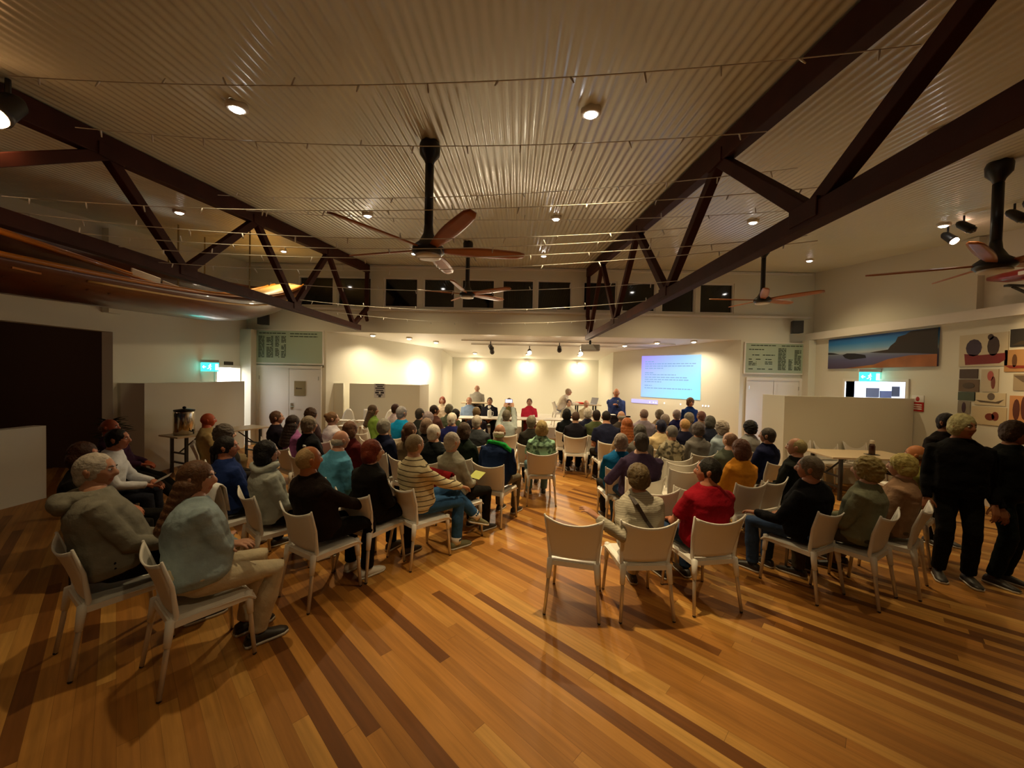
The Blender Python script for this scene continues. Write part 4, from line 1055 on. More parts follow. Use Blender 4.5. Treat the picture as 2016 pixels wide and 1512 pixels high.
def head_mesh(female=False):
    m = MB(); NT, NP = 30, 44; vs = []; fs = []; mi = []
    def G(d, c, s): return math.exp(-((V(d) - V(c).normalized()).length / s) ** 2)
    def pt(n):
        x, y, z = n
        q = V((0.075 * x, 0.096 * y, 0.118 * z))
        if z < -0.1:
            k = min(1, (-z - 0.1) / 0.9)
            q.x *= 1 - (0.30 if not female else 0.36) * k * (1 if y > 0 else 0.6)
            if y < 0: q.y *= 1 - 0.40 * k
        r = 1.0
        if y > 0:
            add = 0.024 * G(n, (0, 1, -0.16), 0.15) + 0.012 * G(n, (0, 1, 0.03), 0.10) - 0.008 * (G(n, (0.36, 0.9, 0.10), 0.2) + G(n, (-0.36, 0.9, 0.10), 0.2))
            add += 0.005 * (G(n, (0.3, 0.9, 0.30), 0.2) + G(n, (-0.3, 0.9, 0.30), 0.2)) + 0.006 * G(n, (0, 0.9, -0.50), 0.14) + 0.012 * G(n, (0, 0.7, -0.85), 0.25)
            add += 0.004 * (G(n, (0.5, 0.75, -0.2), 0.25) + G(n, (-0.5, 0.75, -0.2), 0.25)) - 0.004 * G(n, (0, 0.95, -0.38), 0.08)
            q += V(n) * add
        return q
    for i in range(1, NT):
        th = PI * i / NT
        for j in range(NP):
            ph = 2 * PI * j / NP; vs.append(pt((math.sin(th) * math.cos(ph), math.sin(th) * math.sin(ph), math.cos(th))))
    t = len(vs); vs.append(pt((0, 0, 1))); b = len(vs); vs.append(pt((0, 0, -1)))
    for j in range(NP):
        fs.append((t, j, (j + 1) % NP)); fs.append((b, (NT - 2) * NP + (j + 1) % NP, (NT - 2) * NP + j))
        for i in range(NT - 2): fs.append((i * NP + j, (i + 1) * NP + j, (i + 1) * NP + (j + 1) % NP, i * NP + (j + 1) % NP))
    m.add(vs, fs)
    for k, f in enumerate(m.f):
        c = sum((V(m.v[i]) for i in f), V()) / len(f)
        if c.y > 0.07 and abs(c.x) < 0.024 and -0.070 < c.z < -0.052: m.m[k] = 3
    for s in (-1, 1):
        m.ell((s * 0.029, 0.079, 0.012), (0.0135, 0.012, 0.009), 10, 7, 1)
        m.ell((s * 0.029, 0.0885, 0.012), (0.0055, 0.004, 0.0055), 8, 6, 2)
        m.tube([(s * 0.014, 0.096, 0.030), (s * 0.03, 0.092, 0.035), (s * 0.046, 0.08, 0.030)], [0.003, 0.0042, 0.002], 6, 2)
        rot = Matrix.Rotation(-s * 0.35, 3, 'Z')
        m.ell((s * 0.077, -0.008, -0.005), (0.008, 0.019, 0.031), 12, 8, 0, rot)
        m.ell((s * 0.083, -0.014, 0.004), (0.008, 0.016, 0.021), 10, 7, 0, rot)
    return m
HEADS = {False: head_mesh(False), True: head_mesh(True)}

HAIR_CACHE = {}
def hair_mesh(style, near):
    key = (style, near)
    if key in HAIR_CACHE: return HAIR_CACHE[key]
    m = MB(); am = 0.0035; sc = 28; st = (1.6, 1.6, 0.6)
    S = lambda c, r: m.ell(c, r, 28, 18)
    if style == 'short': S((0, -0.013, 0.020), (0.085, 0.100, 0.110)); S((0, -0.045, -0.035), (0.072, 0.056, 0.075))
    elif style == 'crew': S((0, -0.012, 0.018), (0.0805, 0.0955, 0.106)); am = 0.0015
    elif style == 'thin': S((0, -0.020, 0.012), (0.0815, 0.090, 0.100)); am = 0.002
    elif style == 'fringe': S((0, -0.020, -0.012), (0.082, 0.093, 0.062)); am = 0.0025
    elif style == 'full': S((0, -0.013, 0.024), (0.093, 0.106, 0.117)); S((0, -0.03, -0.02), (0.098, 0.085, 0.085)); am = 0.006
    elif style == 'curly': S((0, -0.016, 0.026), (0.100, 0.112, 0.122)); S((0, -0.035, -0.03), (0.096, 0.088, 0.085)); am = 0.011; st = (1.3, 1.3, 1.3)
    elif style == 'bob': S((0, -0.012, 0.022), (0.090, 0.102, 0.114)); S((0, -0.028, -0.035), (0.108, 0.084, 0.110)); am = 0.005
    elif style == 'bun': S((0, -0.013, 0.020), (0.085, 0.101, 0.111)); S((0, -0.10, 0.06), (0.04, 0.04, 0.04))
    elif style == 'tail': S((0, -0.013, 0.020), (0.086, 0.101, 0.111)); S((0, -0.11, -0.02), (0.035, 0.035, 0.05)); S((0, -0.115, -0.09), (0.028, 0.025, 0.07))
    elif style == 'long':
        S((0, -0.012, 0.022), (0.090, 0.103, 0.114))
        for k in range(7): S((0, -0.032 - 0.015 * k, -0.04 - 0.046 * k), (0.113 + 0.004 * k, 0.090 - 0.002 * k, 0.07))
        am = 0.003; st = (2.6, 2.6, 0.15)
    b = remesh(m, 0.007 if near else 0.011, 2, (sc, am, st))
    HAIR_CACHE[key] = b
    return b

SKIN = {}
def skin(h):
    if h not in SKIN: SKIN[h] = [mat('skin_' + h.strip('#'), h, 0.5, bump=0.05, bscale=140, var=0.06, vscale=25, spec=0.35), mat('eye_white', (0.7, 0.68, 0.64), 0.3), mat('eye_dark', (0.03, 0.02, 0.015), 0.4), mat('lip_' + h.strip('#'), tuple(c * k for c, k in zip(hexc(h)[:3], (0.8, 0.5, 0.5))), 0.45)]
    return SKIN[h]
def hairmat(h): return mat('hair_' + h.strip('#'), h, 0.6, bump=0.5, bscale=90, var=0.22, vscale=30, spec=0.3)
SHOE_D = mat('shoe_dark', (0.03, 0.025, 0.02), 0.45); SHOE_W = mat('shoe_white', (0.72, 0.70, 0.65), 0.6); SHOE_O = mat('shoe_olive', '#6d6a4c', 0.7)
SOLE = mat('shoe_sole', (0.6, 0.57, 0.5), 0.6)

def superring(c, r, u, f, hw, hd, n=20, e=2.5):
    out = []
    for k in range(n):
        a = 2 * PI * k / n; ca, sa = math.cos(a), math.sin(a)
        out.append(V(c) + V(r) * hw * abs(ca) ** (2 / e) * (1 if ca >= 0 else -1) + V(f) * hd * abs(sa) ** (2 / e) * (1 if sa >= 0 else -1))
    return out

BODY_CACHE = {}
def build_body(near, stand=False, lean=-9, side=0, twist=0, yaw=0, pitch=0, arms='lap', legs='norm', w=1.0, belly=0.02, sl='long', fem=False, armr=None, arml=None, handup=None, roll=0):
    key = repr((near, stand, lean, side, twist, yaw, pitch, arms, legs, w, belly, sl, fem, armr, arml, roll))
    if key in BODY_CACHE: return BODY_CACHE[key]
    vc = 0.011 if near else 0.017; vs_ = 0.0095 if near else 0.016
    zp = 0.97 if stand else 0.600
    Pv = V((0, 0.0 if stand else -0.05, zp))
    Rl = Matrix.Rotation(math.radians(-lean), 3, 'X') @ Matrix.Rotation(math.radians(side), 3, 'Y')
    up = Rl @ V((0, 0, 1)); L = 0.52
    def frame(t):
        k = min(1, max(0, t)); R = Rl @ Matrix.Rotation(math.radians(twist) * k, 3, 'Z')
        slump = V((0, 0.05 * (max(0, t - 0.55)) ** 2 * 2, 0))
        return Pv + up * L * t + slump, R @ V((1, 0, 0)), R @ V((0, 1, 0))
    wf = w * (0.93 if fem else 1.0)
    prof = [(-0.15, .11, .08, 0), (-0.10, .158, .115, 0), (0.0, .178 if not fem else .19, .132, .2), (0.2, .165, .125, 1), (0.42, .166 if not fem else .150, .125, .9), (0.62, .182, .128, .4), (0.74, .182, .118, .1), (0.82, .163, .104, 0), (0.88, .128, .088, 0), (0.94, .090, .074, 0), (1.0, .066, .063, 0), (1.05, .060, .060, 0)]
    def torso(inf, t0=-9, t1=9):
        rs = []
        for t, hw, hd, bl in prof:
            if t < t0 or t > t1: continue
            c, r, f = frame(t); extra = belly * bl
            rs.append(superring(c + f * extra * 0.5, r, up, f, hw * wf + inf, hd * (0.6 + 0.4 * w) + extra * 0.5 + inf))
        return rs
    Nc, Nr, Nf = frame(1.0); Sc, Sr, Sf = frame(0.745)
    Rh = Rl @ Matrix.Rotation(math.radians(-lean * 0.9) * -1 * 0, 3, 'X')
    Rh = Matrix.Rotation(math.radians(twist * 0.6 + yaw), 3, 'Z') @ Matrix.Rotation(math.radians(-pitch), 3, 'X') @ Matrix.Rotation(math.radians(side * 0.5 + roll), 3, 'Y')
    Hc = Nc + up * 0.085 + V((0, 0, 0.038)) + V((0, 0.028, 0))
    # limbs
    arms_j = []
    for s in (1, -1):
        A = Sc + Sr * s * 0.166 * wf + up * 0.005
        if s == 1 and armr: tgt = V(armr)
        elif s == -1 and arml: tgt = V(arml)
        elif arms == 'lap': tgt = V((s * 0.075, 0.20, 0.675))
        elif arms == 'knee': tgt = V((s * 0.09, 0.36, 0.69))
        elif arms == 'thigh': tgt = V((s * 0.15, 0.22, 0.68))
        elif arms == 'cross': tgt = Sc + Sf * 0.21 - up * (0.20 if s == 1 else 0.24) - Sr * s * 0.07
        elif arms == 'down': tgt = A + V((s * 0.05, 0.05, -0.525))
        elif arms == 'table': tgt = V((s * 0.12, 0.36, 0.80))
        elif arms == 'phone': tgt = V((s * 0.07, 0.30, 1.47))
        hint = V((s * 0.12, -1, 0)) if arms == 'down' else V((s * 0.6, -0.5, -0.5)) if arms not in ('cross', 'phone') else V((s * 0.8, -0.1, -0.6))
        E, Wr = ik(A, tgt, 0.285, 0.255, hint)
        arms_j.append((s, A, E, Wr))
    legs_j = []
    for s in (1, -1):
        Hj = Pv + V((s * 0.088, 0.0, -0.005))
        if stand: An = V((s * 0.11, -0.02 + (0.10 * s if legs == 'stride' else 0), 0.085)); hint = V((0, 1, 0))
        else:
            An = V((s * 0.12, 0.37, 0.085)); hint = V((s * 0.12, 0.4, 1))
            if legs == 'tuck': An = V((s * 0.10, 0.27, 0.085))
            elif legs == 'stretch': An = V((s * 0.09, 0.66, 0.085))
            elif legs == 'crossR' and s == 1: An = V((-0.16, 0.62, 0.32)); hint = V((-0.1, 0.2, 1))
            elif legs == 'crossL' and s == -1: An = V((0.16, 0.62, 0.32)); hint = V((0.1, 0.2, 1))
        K, An = ik(Hj, An, 0.43, 0.465, hint)
        legs_j.append((s, Hj, K, An))
    # skin core
    m = MB(); m.rings(torso(0.0))
    m.tube([Nc - up * 0.09, Nc + up * 0.03, Hc - V((0, 0.018, 0.03))], [0.060, 0.056, 0.058], 14)
    for s, A, E, Wr in arms_j:
        m.tube([A, A.lerp(E, 0.5), E, E.lerp(Wr, 0.45), Wr], [.052, .046, .039, .037, .026], 12)
    for s, H, K, An in legs_j:
        m.tube([H, H.lerp(K, 0.5), K, K.lerp(An, 0.4), An], [.082, .072, .055, .052, .037], 12)
    core = remesh(m, vc, 3)
    HM = Matrix.Translation(Hc) @ Rh.to_4x4()
    core.join(HEADS[fem], HM)
    for s, A, E, Wr in arms_j:
        f = (Wr - E).normalized()
        if arms in ('lap', 'thigh', 'knee') and not (s == 1 and armr) and not (s == -1 and arml): f = (f + V((-s * 0.5 if arms != 'thigh' else 0, 0.5, -0.35))).normalized()
        z = V((0, -0.2, 1)) if arms != 'phone' else V((0, -1, 0.2))
        z = z - f * z.dot(f); z.normalize(); x = f.cross(z)
        Mh = Matrix((x, f, z)).transposed().to_4x4(); Mh.translation = Wr - f * 0.005
        if s == -1: Mh = Mh @ Matrix.Scale(-1, 4, (1, 0, 0))
        core.join(HAND['n' if near else 'f'], Mh, flip=(s == -1))
    # shirt
    m = MB(); m.rings(torso(0.016, -0.12, 1.01))
    for s, A, E, Wr in arms_j:
        m.ell(A, (0.062, 0.062, 0.060), 14, 10)
        if sl == 'long': m.tube([A - (E - A) * 0.12, A.lerp(E, 0.5), E, E.lerp(Wr, 0.45), E.lerp(Wr, 0.93)], [.067, .062, .055, .053, .042], 12)
        elif sl == 'short': m.tube([A - (E - A) * 0.12, A.lerp(E, 0.4), A.lerp(E, 0.68)], [.068, .066, .066], 12)
        else: m.tube([A - (E - A) * 0.12, A.lerp(E, 0.12)], [.064, .058], 12)
    c = Nc - up * 0.01; m.tube([c - up * 0.03, c + up * 0.014], [0.082, 0.074], 16)
    shirt = remesh(m, vs_, 3, (9, 0.0085, (1, 1, 1.5)))
    # trousers
    m = MB(); m.rings(torso(0.013, -0.2, 0.2))
    for s, H, K, An in legs_j:
        m.ell(H - V((0, 0, 0.0)), (0.095, 0.098, 0.093), 14, 10)
        m.tube([H, H.lerp(K, 0.5), K, K.lerp(An, 0.4), K.lerp(An, 0.97)], [.095, .086, .071, .068, .058], 12)
    trous = remesh(m, vs_ * 1.1, 3, (9, 0.007, (1, 1, 1)))
    # shoes: closed lofts from heel to toe
    shoes = []
    for s, H, K, An in legs_j:
        sh = (K - An).normalized(); fwd = V((0.10 * s, 1, 0)); fwd = fwd.normalized()
        if An.z > 0.15: fwd = (V((-s * 0.2, 0.85, -0.30))).normalized()
        upv = V((0, 0, 1)) - fwd * fwd.z; upv.normalize(); rt = fwd.cross(upv)
        base = An - upv * 0.085 if An.z > 0.15 else V((An.x, An.y, 0.0))
        m = MB(); sm_ = MB(); rs = []; rs2 = []
        for y, hw, h in ((-0.075, .020, .05), (-0.06, .034, .085), (-0.01, .038, .105), (0.05, .040, .085), (0.11, .046, .062), (0.16, .044, .048), (0.195, .022, .032)):
            c = base + fwd * y
            rs.append([c + rt * hw * q + upv * (0.018 + (h - 0.018) * z) for q, z in ((1, 0), (1, .4), (.8, .8), (0, 1), (-.8, .8), (-1, .4), (-1, 0))])
            rs2.append([c + rt * (hw + .004) * q + upv * z for q, z in ((1, 0.003), (1, .022), (0, .024), (-1, .022), (-1, 0.003))])
        m.rings(rs); sm_.rings(rs2); m.join(sm_, mi=1)
        shoes.append(m)
    def front(t, dx=0.0, off=0.004):
        for (t0, a0, d0, b0), (t1, a1, d1, b1) in zip(prof, prof[1:]):
            if t0 <= t <= t1:
                q = (t - t0) / (t1 - t0); c, r, f = frame(t); ex = belly * (b0 + (b1 - b0) * q)
                return c + r * dx + f * (ex + (d0 + (d1 - d0) * q) * (0.6 + 0.4 * w) + 0.016 + off - abs(dx) * 0.25)
    out = dict(front=front, body=core.mesh('body'), shirt=shirt.mesh('shirt'), trousers=trous.mesh('trousers'), shoes=[q.mesh('shoe') for q in shoes], HM=HM, arms=arms_j, legs=legs_j, Nc=Nc, up=up, Sc=Sc, Sr=Sr, Sf=Sf)
    BODY_CACHE[key] = out
    return out
HAIRME = {}
def person(loc, phi, label, group, hair, haircol, top, bottom, near=False, topname='shirt', botname='trousers', topkind='plain', sk='#c98d6b', shoe=None, h=1.0, **pose):
    r = empty('person', loc, -math.radians(phi), label, 'person', group)
    r.scale = (h, h, h)
    b = build_body(near, **pose)
    put('body', b['body'], skin(sk), r)
    put(topname, b['shirt'], fabric(top, topkind), r)
    put(botname, b['trousers'], fabric(bottom), r)
    for q in b['shoes']: put('shoe', q, [shoe or SHOE_D, SOLE], r)
    if hair:
        k = (hair, near)
        if k not in HAIRME: HAIRME[k] = hair_mesh(hair, near).mesh('hair')
        o = put('hair', HAIRME[k], hairmat(haircol), r); o.matrix_local = b['HM']
    r['_'] = 0; del r['_']
    return r, b
# ------------------------------------------------------------------ who sits where (head top in the photograph, depth, facing)
GRY, WHT, BRN, DRK, RED, BLD, AUB = '#aca396', '#dcd4c6', '#4a3020', '#17100c', '#6e2a10', '#a08c5c', '#8a4a1c'
BK, NV, JN, CH, BG = '#14120f', '#161c38', '#2f5580', '#2a2723', '#a08a62'
# x, y, d, phi, hair, haircolour, top, bottom, who, where, options
NEAR, FAR = True, False
AUD = [
 (170, 940, 2.62, 40, 'short', GRY, '#7e7b6e', BK, 'person in grey hooded sweatshirt', 'seated nearest the left picture edge', dict(near=1, yaw=-30, twist=-8, w=1.26, belly=.07, arms='thigh', topname='hoodie', lean=-9, side=-10, h=1.07, at=(-2.79, 2.69, 32))),
 (357, 950, 2.50, 42, 'long', '#5e4028', '#92a4a8', '#c2b598', 'person in loose pale blue shirt and cream trousers', 'seated front left', dict(near=1, fem=1, yaw=-34, lean=0, side=-15, w=1.24, legs='tuck', arms='cross', belly=.06, h=1.04, at=(-2.09, 2.57, 36))),
 (152, 872, 3.45, 62, 'bob', '#3a2014', BK, BK, 'person in black with hands clasped in lap', 'seated second row at far left', dict(near=1, bench=1, fem=1, yaw=-12, sk='#b5765a')),
 (222, 846, 4.25, 62, 'short', DRK, '#dfe3ea', '#20222c', 'person in crisp white shirt', 'leaning forward near the low counter wall', dict(near=1, bench=1, yaw=-5, lean=8, arms='knee', sk='#b5765a')),
 (205, 828, 5.2, 65, 'fringe', '#6b4a38', '#3a2038', BK, 'person in dark purple top with legs stretched out', 'behind the white shirt', dict(bench=1, legs='stretch', lean=-16, sk='#a05030')),
 (403, 815, 6.05, 50, None, BRN, '#a48d60', '#8a7a5a', 'person in beige jacket', 'seated before the trestle table with the urn', dict(sk='#b0502c', w=1.1)),
 (437, 845, 4.75, 45, 'curly', '#5a5048', '#24201e', BK, 'person in charcoal top', 'seated between the beige jacket and the royal blue top', dict(fem=1)),
 (440, 860, 3.95, 27, 'tail', DRK, '#1d2f62', BK, 'person in royal blue top', 'looking right beside a draped white jacket', dict(near=1, fem=1, yaw=-40, sk='#b5765a')),
 (520, 868, 3.72, 40, 'bob', '#0e0b09', '#aab0a8', BK, 'person in white cowl neck sweater', 'seated left of the dark brown blazer', dict(near=1, fem=1, yaw=-18)),
 (592, 877, 3.52, 33, 'thin', '#a08458', '#1c120c', '#100d0b', 'person in dark brown blazer and white shoes', 'with hands on knees at the left aisle', dict(near=1, yaw=-10, lean=-14, w=1.08, arms='knee', topname='blazer', shoe='w', sk='#a8683c', at=(-1.70, 3.43, 31))),
 (668, 849, 4.50, 35, 'fringe', GRY, '#4f8fae', '#202a34', 'person in light blue shirt', 'leaning left of the red haired figure', dict(near=1, w=1.12, lean=4, belly=.04, sk='#c08a70')),
 (731, 874, 3.88, 28, 'bob', RED, BK, BK, 'person in black top', 'turned towards the cream striped sweater', dict(near=1, fem=1, yaw=-40, lean=-2)),
 (797, 857, 4.12, 42, 'crew', '#8a7a5e', '#cabd98', JN, 'person in cream striped sweater and blue jeans', 'seated with crossed legs', dict(near=1, yaw=6, legs='crossL', topkind='stripe', topname='sweater', shoe='o', armr=(0.20, .36, .74), h=1.04, at=(-0.99, 4.14, 42))),
 (890, 858, 4.58, 38, 'short', GRY, '#8f8d7e', BK, 'person in pale grey jacket', 'reading a yellow leaflet at the aisle', dict(near=1, fem=1, yaw=-6, topname='jacket')),
 (984, 834, 5.32, 24, 'fringe', WHT, '#14264a', '#6a6250', 'person in navy sweater with a bright green scarf', 'seated at the aisle', dict(near=1, w=1.14, belly=.05, lean=8, topname='sweater')),
 (1066, 833, 6.0, -4, 'bob', BLD, '#8fb89a', '#5b7a86', 'person in green floral top', 'seated with bare arm at the centre aisle', dict(near=1, fem=1, topkind='floral', sl='short', yaw=4)),
 (854, 838, 5.25, 30, 'short', WHT, '#141a1c', BK, 'person in black polo shirt', 'seated before the pale grey jacket', dict(w=1.1, yaw=-6)),
 (914, 841, 5.5, 26, 'bob', '#3e2c1c', '#0f1c12', BK, 'person in blackish green jacket', 'seated left of the navy sweater', dict(fem=1, yaw=-10)),
 (939, 817, 6.55, 18, 'short', GRY, '#34383c', BK, 'person in slate grey jacket', 'seated two rows before the blackish green jacket', dict(w=1.08)),
 (890, 812, 6.85, 20, 'short', WHT, '#161a52', BK, 'person in cobalt navy jumper', 'seated fourth row from the front on the left', dict(w=1.08)),
 (840, 827, 5.95, 26, 'bob', '#7a6454', '#1a1816', BK, 'person in near black cardigan', 'seated diagonally ahead of the black polo shirt', dict(fem=1)),
 (843, 811, 6.9, 24, 'full', '#8a7c80', '#4a4a44', BK, 'person in dull olive grey top', 'seated left of the cobalt navy jumper', dict(fem=1)),
 (855, 797, 8.35, 40, 'short', '#33241c', '#5a3a34', BK, 'person in brownish maroon top', 'front left row, face turned to the panel', dict(yaw=-20)),
 (884, 799, 8.85, 20, 'full', '#6d6a58', '#66705c', BK, 'person in sage green top', 'front row before the left panel table', dict(fem=1)),
 (897, 806, 7.75, 16, 'short', DRK, '#38402e', BK, 'person in mossy dark shirt', 'seated just behind the sage green top', {}),
 (826, 806, 7.7, 30, 'short', '#3a3026', '#2a2a26', BK, 'person in smoky dark top', 'seated behind the brownish maroon top', {}),
 (997, 809, 7.75, 6, 'short', '#6b6454', '#a3aeae', CH, 'person in pale shirt holding up a phone', 'to photograph the panel', dict(arms='phone')),
 (1046, 825, 6.75, 4, 'short', '#77705e', '#26241f', BK, 'person in dark charcoal top', 'seated before the green floral top', dict(fem=1)),
 (938, 804, 8.3, 10, 'short', '#7d6848', '#1c1622', BK, 'person in blackish plum top', 'front row before the dark suit', {}),
 (541, 810, 6.55, 42, 'short', '#5a4030', '#1a1420', BK, 'person in black blue jacket', 'seated beside the double doors looking right', dict(yaw=-22)),
 (574, 818, 5.95, 36, 'long', '#2a1a14', '#93588c', BK, 'person in lilac top', 'seated beside the left double doors', dict(fem=1)),
 (606, 820, 5.45, 34, 'full', '#7a6c5a', '#0e0e12', BK, 'person in jet black top with white shoulder badge', 'seated behind the lilac top', {}),
 (610, 804, 7.15, 34, 'curly', '#3a2414', '#3c2c30', BK, 'person in dusky plum top', 'seated just left of the white tee shirt', dict(fem=1)),
 (652, 811, 6.6, 36, 'bun', '#6a4c30', '#c8c4d0', BG, 'person in white tee shirt', 'seated before the dusky plum top', dict(fem=1, yaw=-24)),
 (688, 832, 5.35, 32, 'bob', '#6a4632', '#4a0e10', BK, 'person in maroon top', 'seated behind the high chairs', dict(fem=1)),
 (733, 799, 8.25, 55, 'long', '#54402a', '#6f8a3a', BG, 'person in leaf green top', 'in profile beside the low stage screen', dict(fem=1, yaw=-20)),
 (778, 797, 8.7, 34, 'short', '#3c2018', '#c7b4bc', BK, 'person in pale pink top', 'seated behind the bright turquoise shirt', {}),
 (790, 802, 7.15, 34, 'short', '#8e8c90', '#0a86bd', BK, 'person in bright turquoise shirt', 'seated before the low stage screen', dict(w=1.15, h=1.06)),
 (755, 830, 5.72, 30, 'full', '#8f8c82', '#141a34', BK, 'person in midnight blue jacket', 'seated behind the bright turquoise shirt', {}),
 (806, 838, 5.42, 24, 'tail', '#5a3e2c', '#6b5a44', BK, 'person in tan cardigan', 'seated before the cream striped sweater', dict(fem=1, yaw=-14)),
 # right block
 (1240, 922, 3.36, -2, 'full', '#5a4a30', '#b3ab98', '#bfb396', 'person in cream ribbed cardigan with dark shoulder strap', 'leaning on the empty chair', dict(near=1, fem=1, topkind='rib', legs='crossL', arml=(-0.43, -0.20, .91), side=-4, yaw=10, topname='cardigan', h=0.97, at=(1.09, 3.36, -4))),
 (1412, 912, 3.52, -12, 'short', '#1c1812', '#8c0c1c', '#2a3c58', 'person in red polo shirt', 'looking left in the back row', dict(near=1, yaw=52, sl='short', w=1.08, arms='thigh', sk='#b5765a', at=(1.70, 3.49, -10))),
 (1592, 905, 3.62, -26, 'short', '#6a6052', '#0c0c10', '#34486a', 'person in black jumper and jeans', 'leaning left in the back row', dict(near=1, yaw=24, side=-6, w=1.16, belly=.05, arml=(-0.34, 0.22, .72), topname='jumper', sk='#a8745a')),
 (1704, 908, 3.58, -32, 'curly', '#94834e', '#747660', '#4a4638', 'person in grey green top', 'seated second from the standing pair, back row', dict(near=1, fem=1, yaw=8, w=1.08, h=1.0)),
 (1772, 913, 3.78, -38, 'full', '#b0a05c', '#9a7a5e', '#6b5a44', 'person in tan pink top', 'seated nearest the standing pair, back row', dict(near=1, fem=1, yaw=6)),
 (1800, 890, 4.4, -34, 'fringe', '#7a5a34', '#7a7434', '#2a2018', 'person in mustard collared dark jacket', 'seated just before the standing pair', dict(sk='#b5703c', w=1.05)),
 (1262, 853, 4.62, -4, 'short', '#3a3430', '#3a2c44', '#2c4a74', 'person in dark purple shirt and jeans', 'large, seated behind the aisle gap', dict(near=1, w=1.2, belly=.05, h=1.03, arml=(-0.30, .16, .72))),
 (1222, 861, 5.1, -2, 'full', '#8a7c70', '#0a5a8c', CH, 'person in vivid blue jacket', 'mostly hidden behind the dark purple shirt', dict(w=1.1, topname='jacket', h=.96)),
 (1234, 822, 6.3, -4, 'long', AUB, '#a58d70', BG, 'person in fawn wrap', 'seated ahead of the vivid blue jacket', dict(fem=1)),
 (1259, 838, 5.75, -6, 'full', '#4c4840', '#57524c', BK, 'person in mouse grey top', 'seated ahead of the dark purple shirt', dict(fem=1)),
 (1193, 811, 7.3, -4, 'crew', DRK, '#191d34', CH, 'person in navy tee shirt with bare arms', 'seated on the aisle before the lectern', dict(w=1.14, sl='short', lean=6, h=1.05)),
 (1174, 806, 7.95, 0, 'short', '#2a1c18', '#4a5234', CH, 'person in olive green shirt', 'seated left of the navy tee shirt', dict(w=1.08)),
 (1116, 806, 8.35, 8, 'bob', '#141210', '#12161a', BK, 'person in pitch black top', 'front row at the centre aisle', dict(fem=1)),
 (1133, 816, 7.75, 4, 'crew', '#4a3428', '#1a1820', BK, 'person in soot black shirt', 'seated behind the pitch black top', {}),
 (1157, 811, 8.55, 2, 'full', WHT, '#20243a', BK, 'person in ink blue top', 'front row left of the lectern', dict(fem=1)),
 (1223, 811, 8.1, -4, 'fringe', '#a5a09a', '#3c342e', BK, 'person in cocoa brown top', 'seated before the lectern', {}),
 (1267, 806, 8.1, -8, 'crew', '#86706a', '#8d8390', CH, 'person in lavender grey shirt', 'front row below the slide', dict(w=1.1, h=1.04)),
 (1297, 811, 8.6, -10, 'full', '#7d7060', '#77664e', BK, 'person in khaki top', 'front row second from the lavender grey shirt', dict(fem=1)),
 (1308, 818, 7.6, -10, 'short', '#8a7d78', '#4a464c', BK, 'person in pewter grey top', 'seated behind the khaki top', {}),
 (1331, 809, 8.75, -12, 'short', '#8a7a78', '#171744', BK, 'person in indigo blue top', 'front row left of the person standing in blue', {}),
 (1355, 816, 8.0, -14, 'full', '#8a857c', '#5d5a5e', BK, 'person in ash grey top', 'seated just behind the person standing in blue', dict(fem=1)),
 (1379, 811, 8.5, -16, 'short', '#76504a', '#7e6c5c', BK, 'person in taupe top', 'front row right of the person standing in blue', {}),
 (1396, 822, 7.4, -16, 'bob', '#4d4c46', '#262a3a', BK, 'person in graphite blue top', 'seated behind the taupe top', dict(fem=1)),
 (1300, 832, 6.55, -10, 'short', '#151734', '#cbb78e', BG, 'person in cream blouse', 'seated behind the khaki and pewter tops', dict(fem=1)),
 (1347, 831, 6.85, -12, 'thin', '#b08a54', '#15152a', BK, 'person in dark ink jacket', 'balding, right of the cream blouse', {}),
 (1322, 838, 5.8, -10, 'crew', '#6e6a66', '#a39a80', BG, 'person in patterned beige blouse', 'seated behind the cream blouse', dict(topkind='floral', fem=1)),
 (1373, 835, 6.2, -14, 'full', '#574e4c', '#6d6a66', NV, 'person in hooded grey jacket', 'seated right of the patterned beige blouse', dict(topname='jacket')),
 (1419, 834, 6.45, -18, 'curly', '#a99e90', '#9fb0bc', CH, 'person in powder blue top', 'seated right of the hooded grey jacket', dict(fem=1)),
 (1436, 855, 5.15, -16, 'thin', '#6e4f3a', '#4b5246', CH, 'person in spruce green fleece', 'seated ahead of the orange yellow sweater', dict(w=1.1)),
 (1457, 870, 4.52, -18, 'bob', '#5c3a2c', '#c07f22', CH, 'person in orange yellow sweater', 'seated ahead of the red polo shirt', dict(near=1, fem=1, topname='sweater', w=1.04)),
 (1474, 835, 6.6, -22, 'curly', '#15120f', '#8a8a88', BK, 'person in silver grey top', 'seated left of the dark navy shirt by the screen', dict(fem=1)),
 (1509, 846, 5.7, -24, 'short', '#453e38', '#151a3a', BK, 'person in dark navy shirt', 'seated before the end of the right low screen', dict(yaw=18)),
 (1566, 872, 4.75, -30, 'thin', '#9a8c5e', '#12140f', BK, 'person in black green coat', 'seated between two empty chairs and the folding table', dict(near=1, yaw=16)),
]
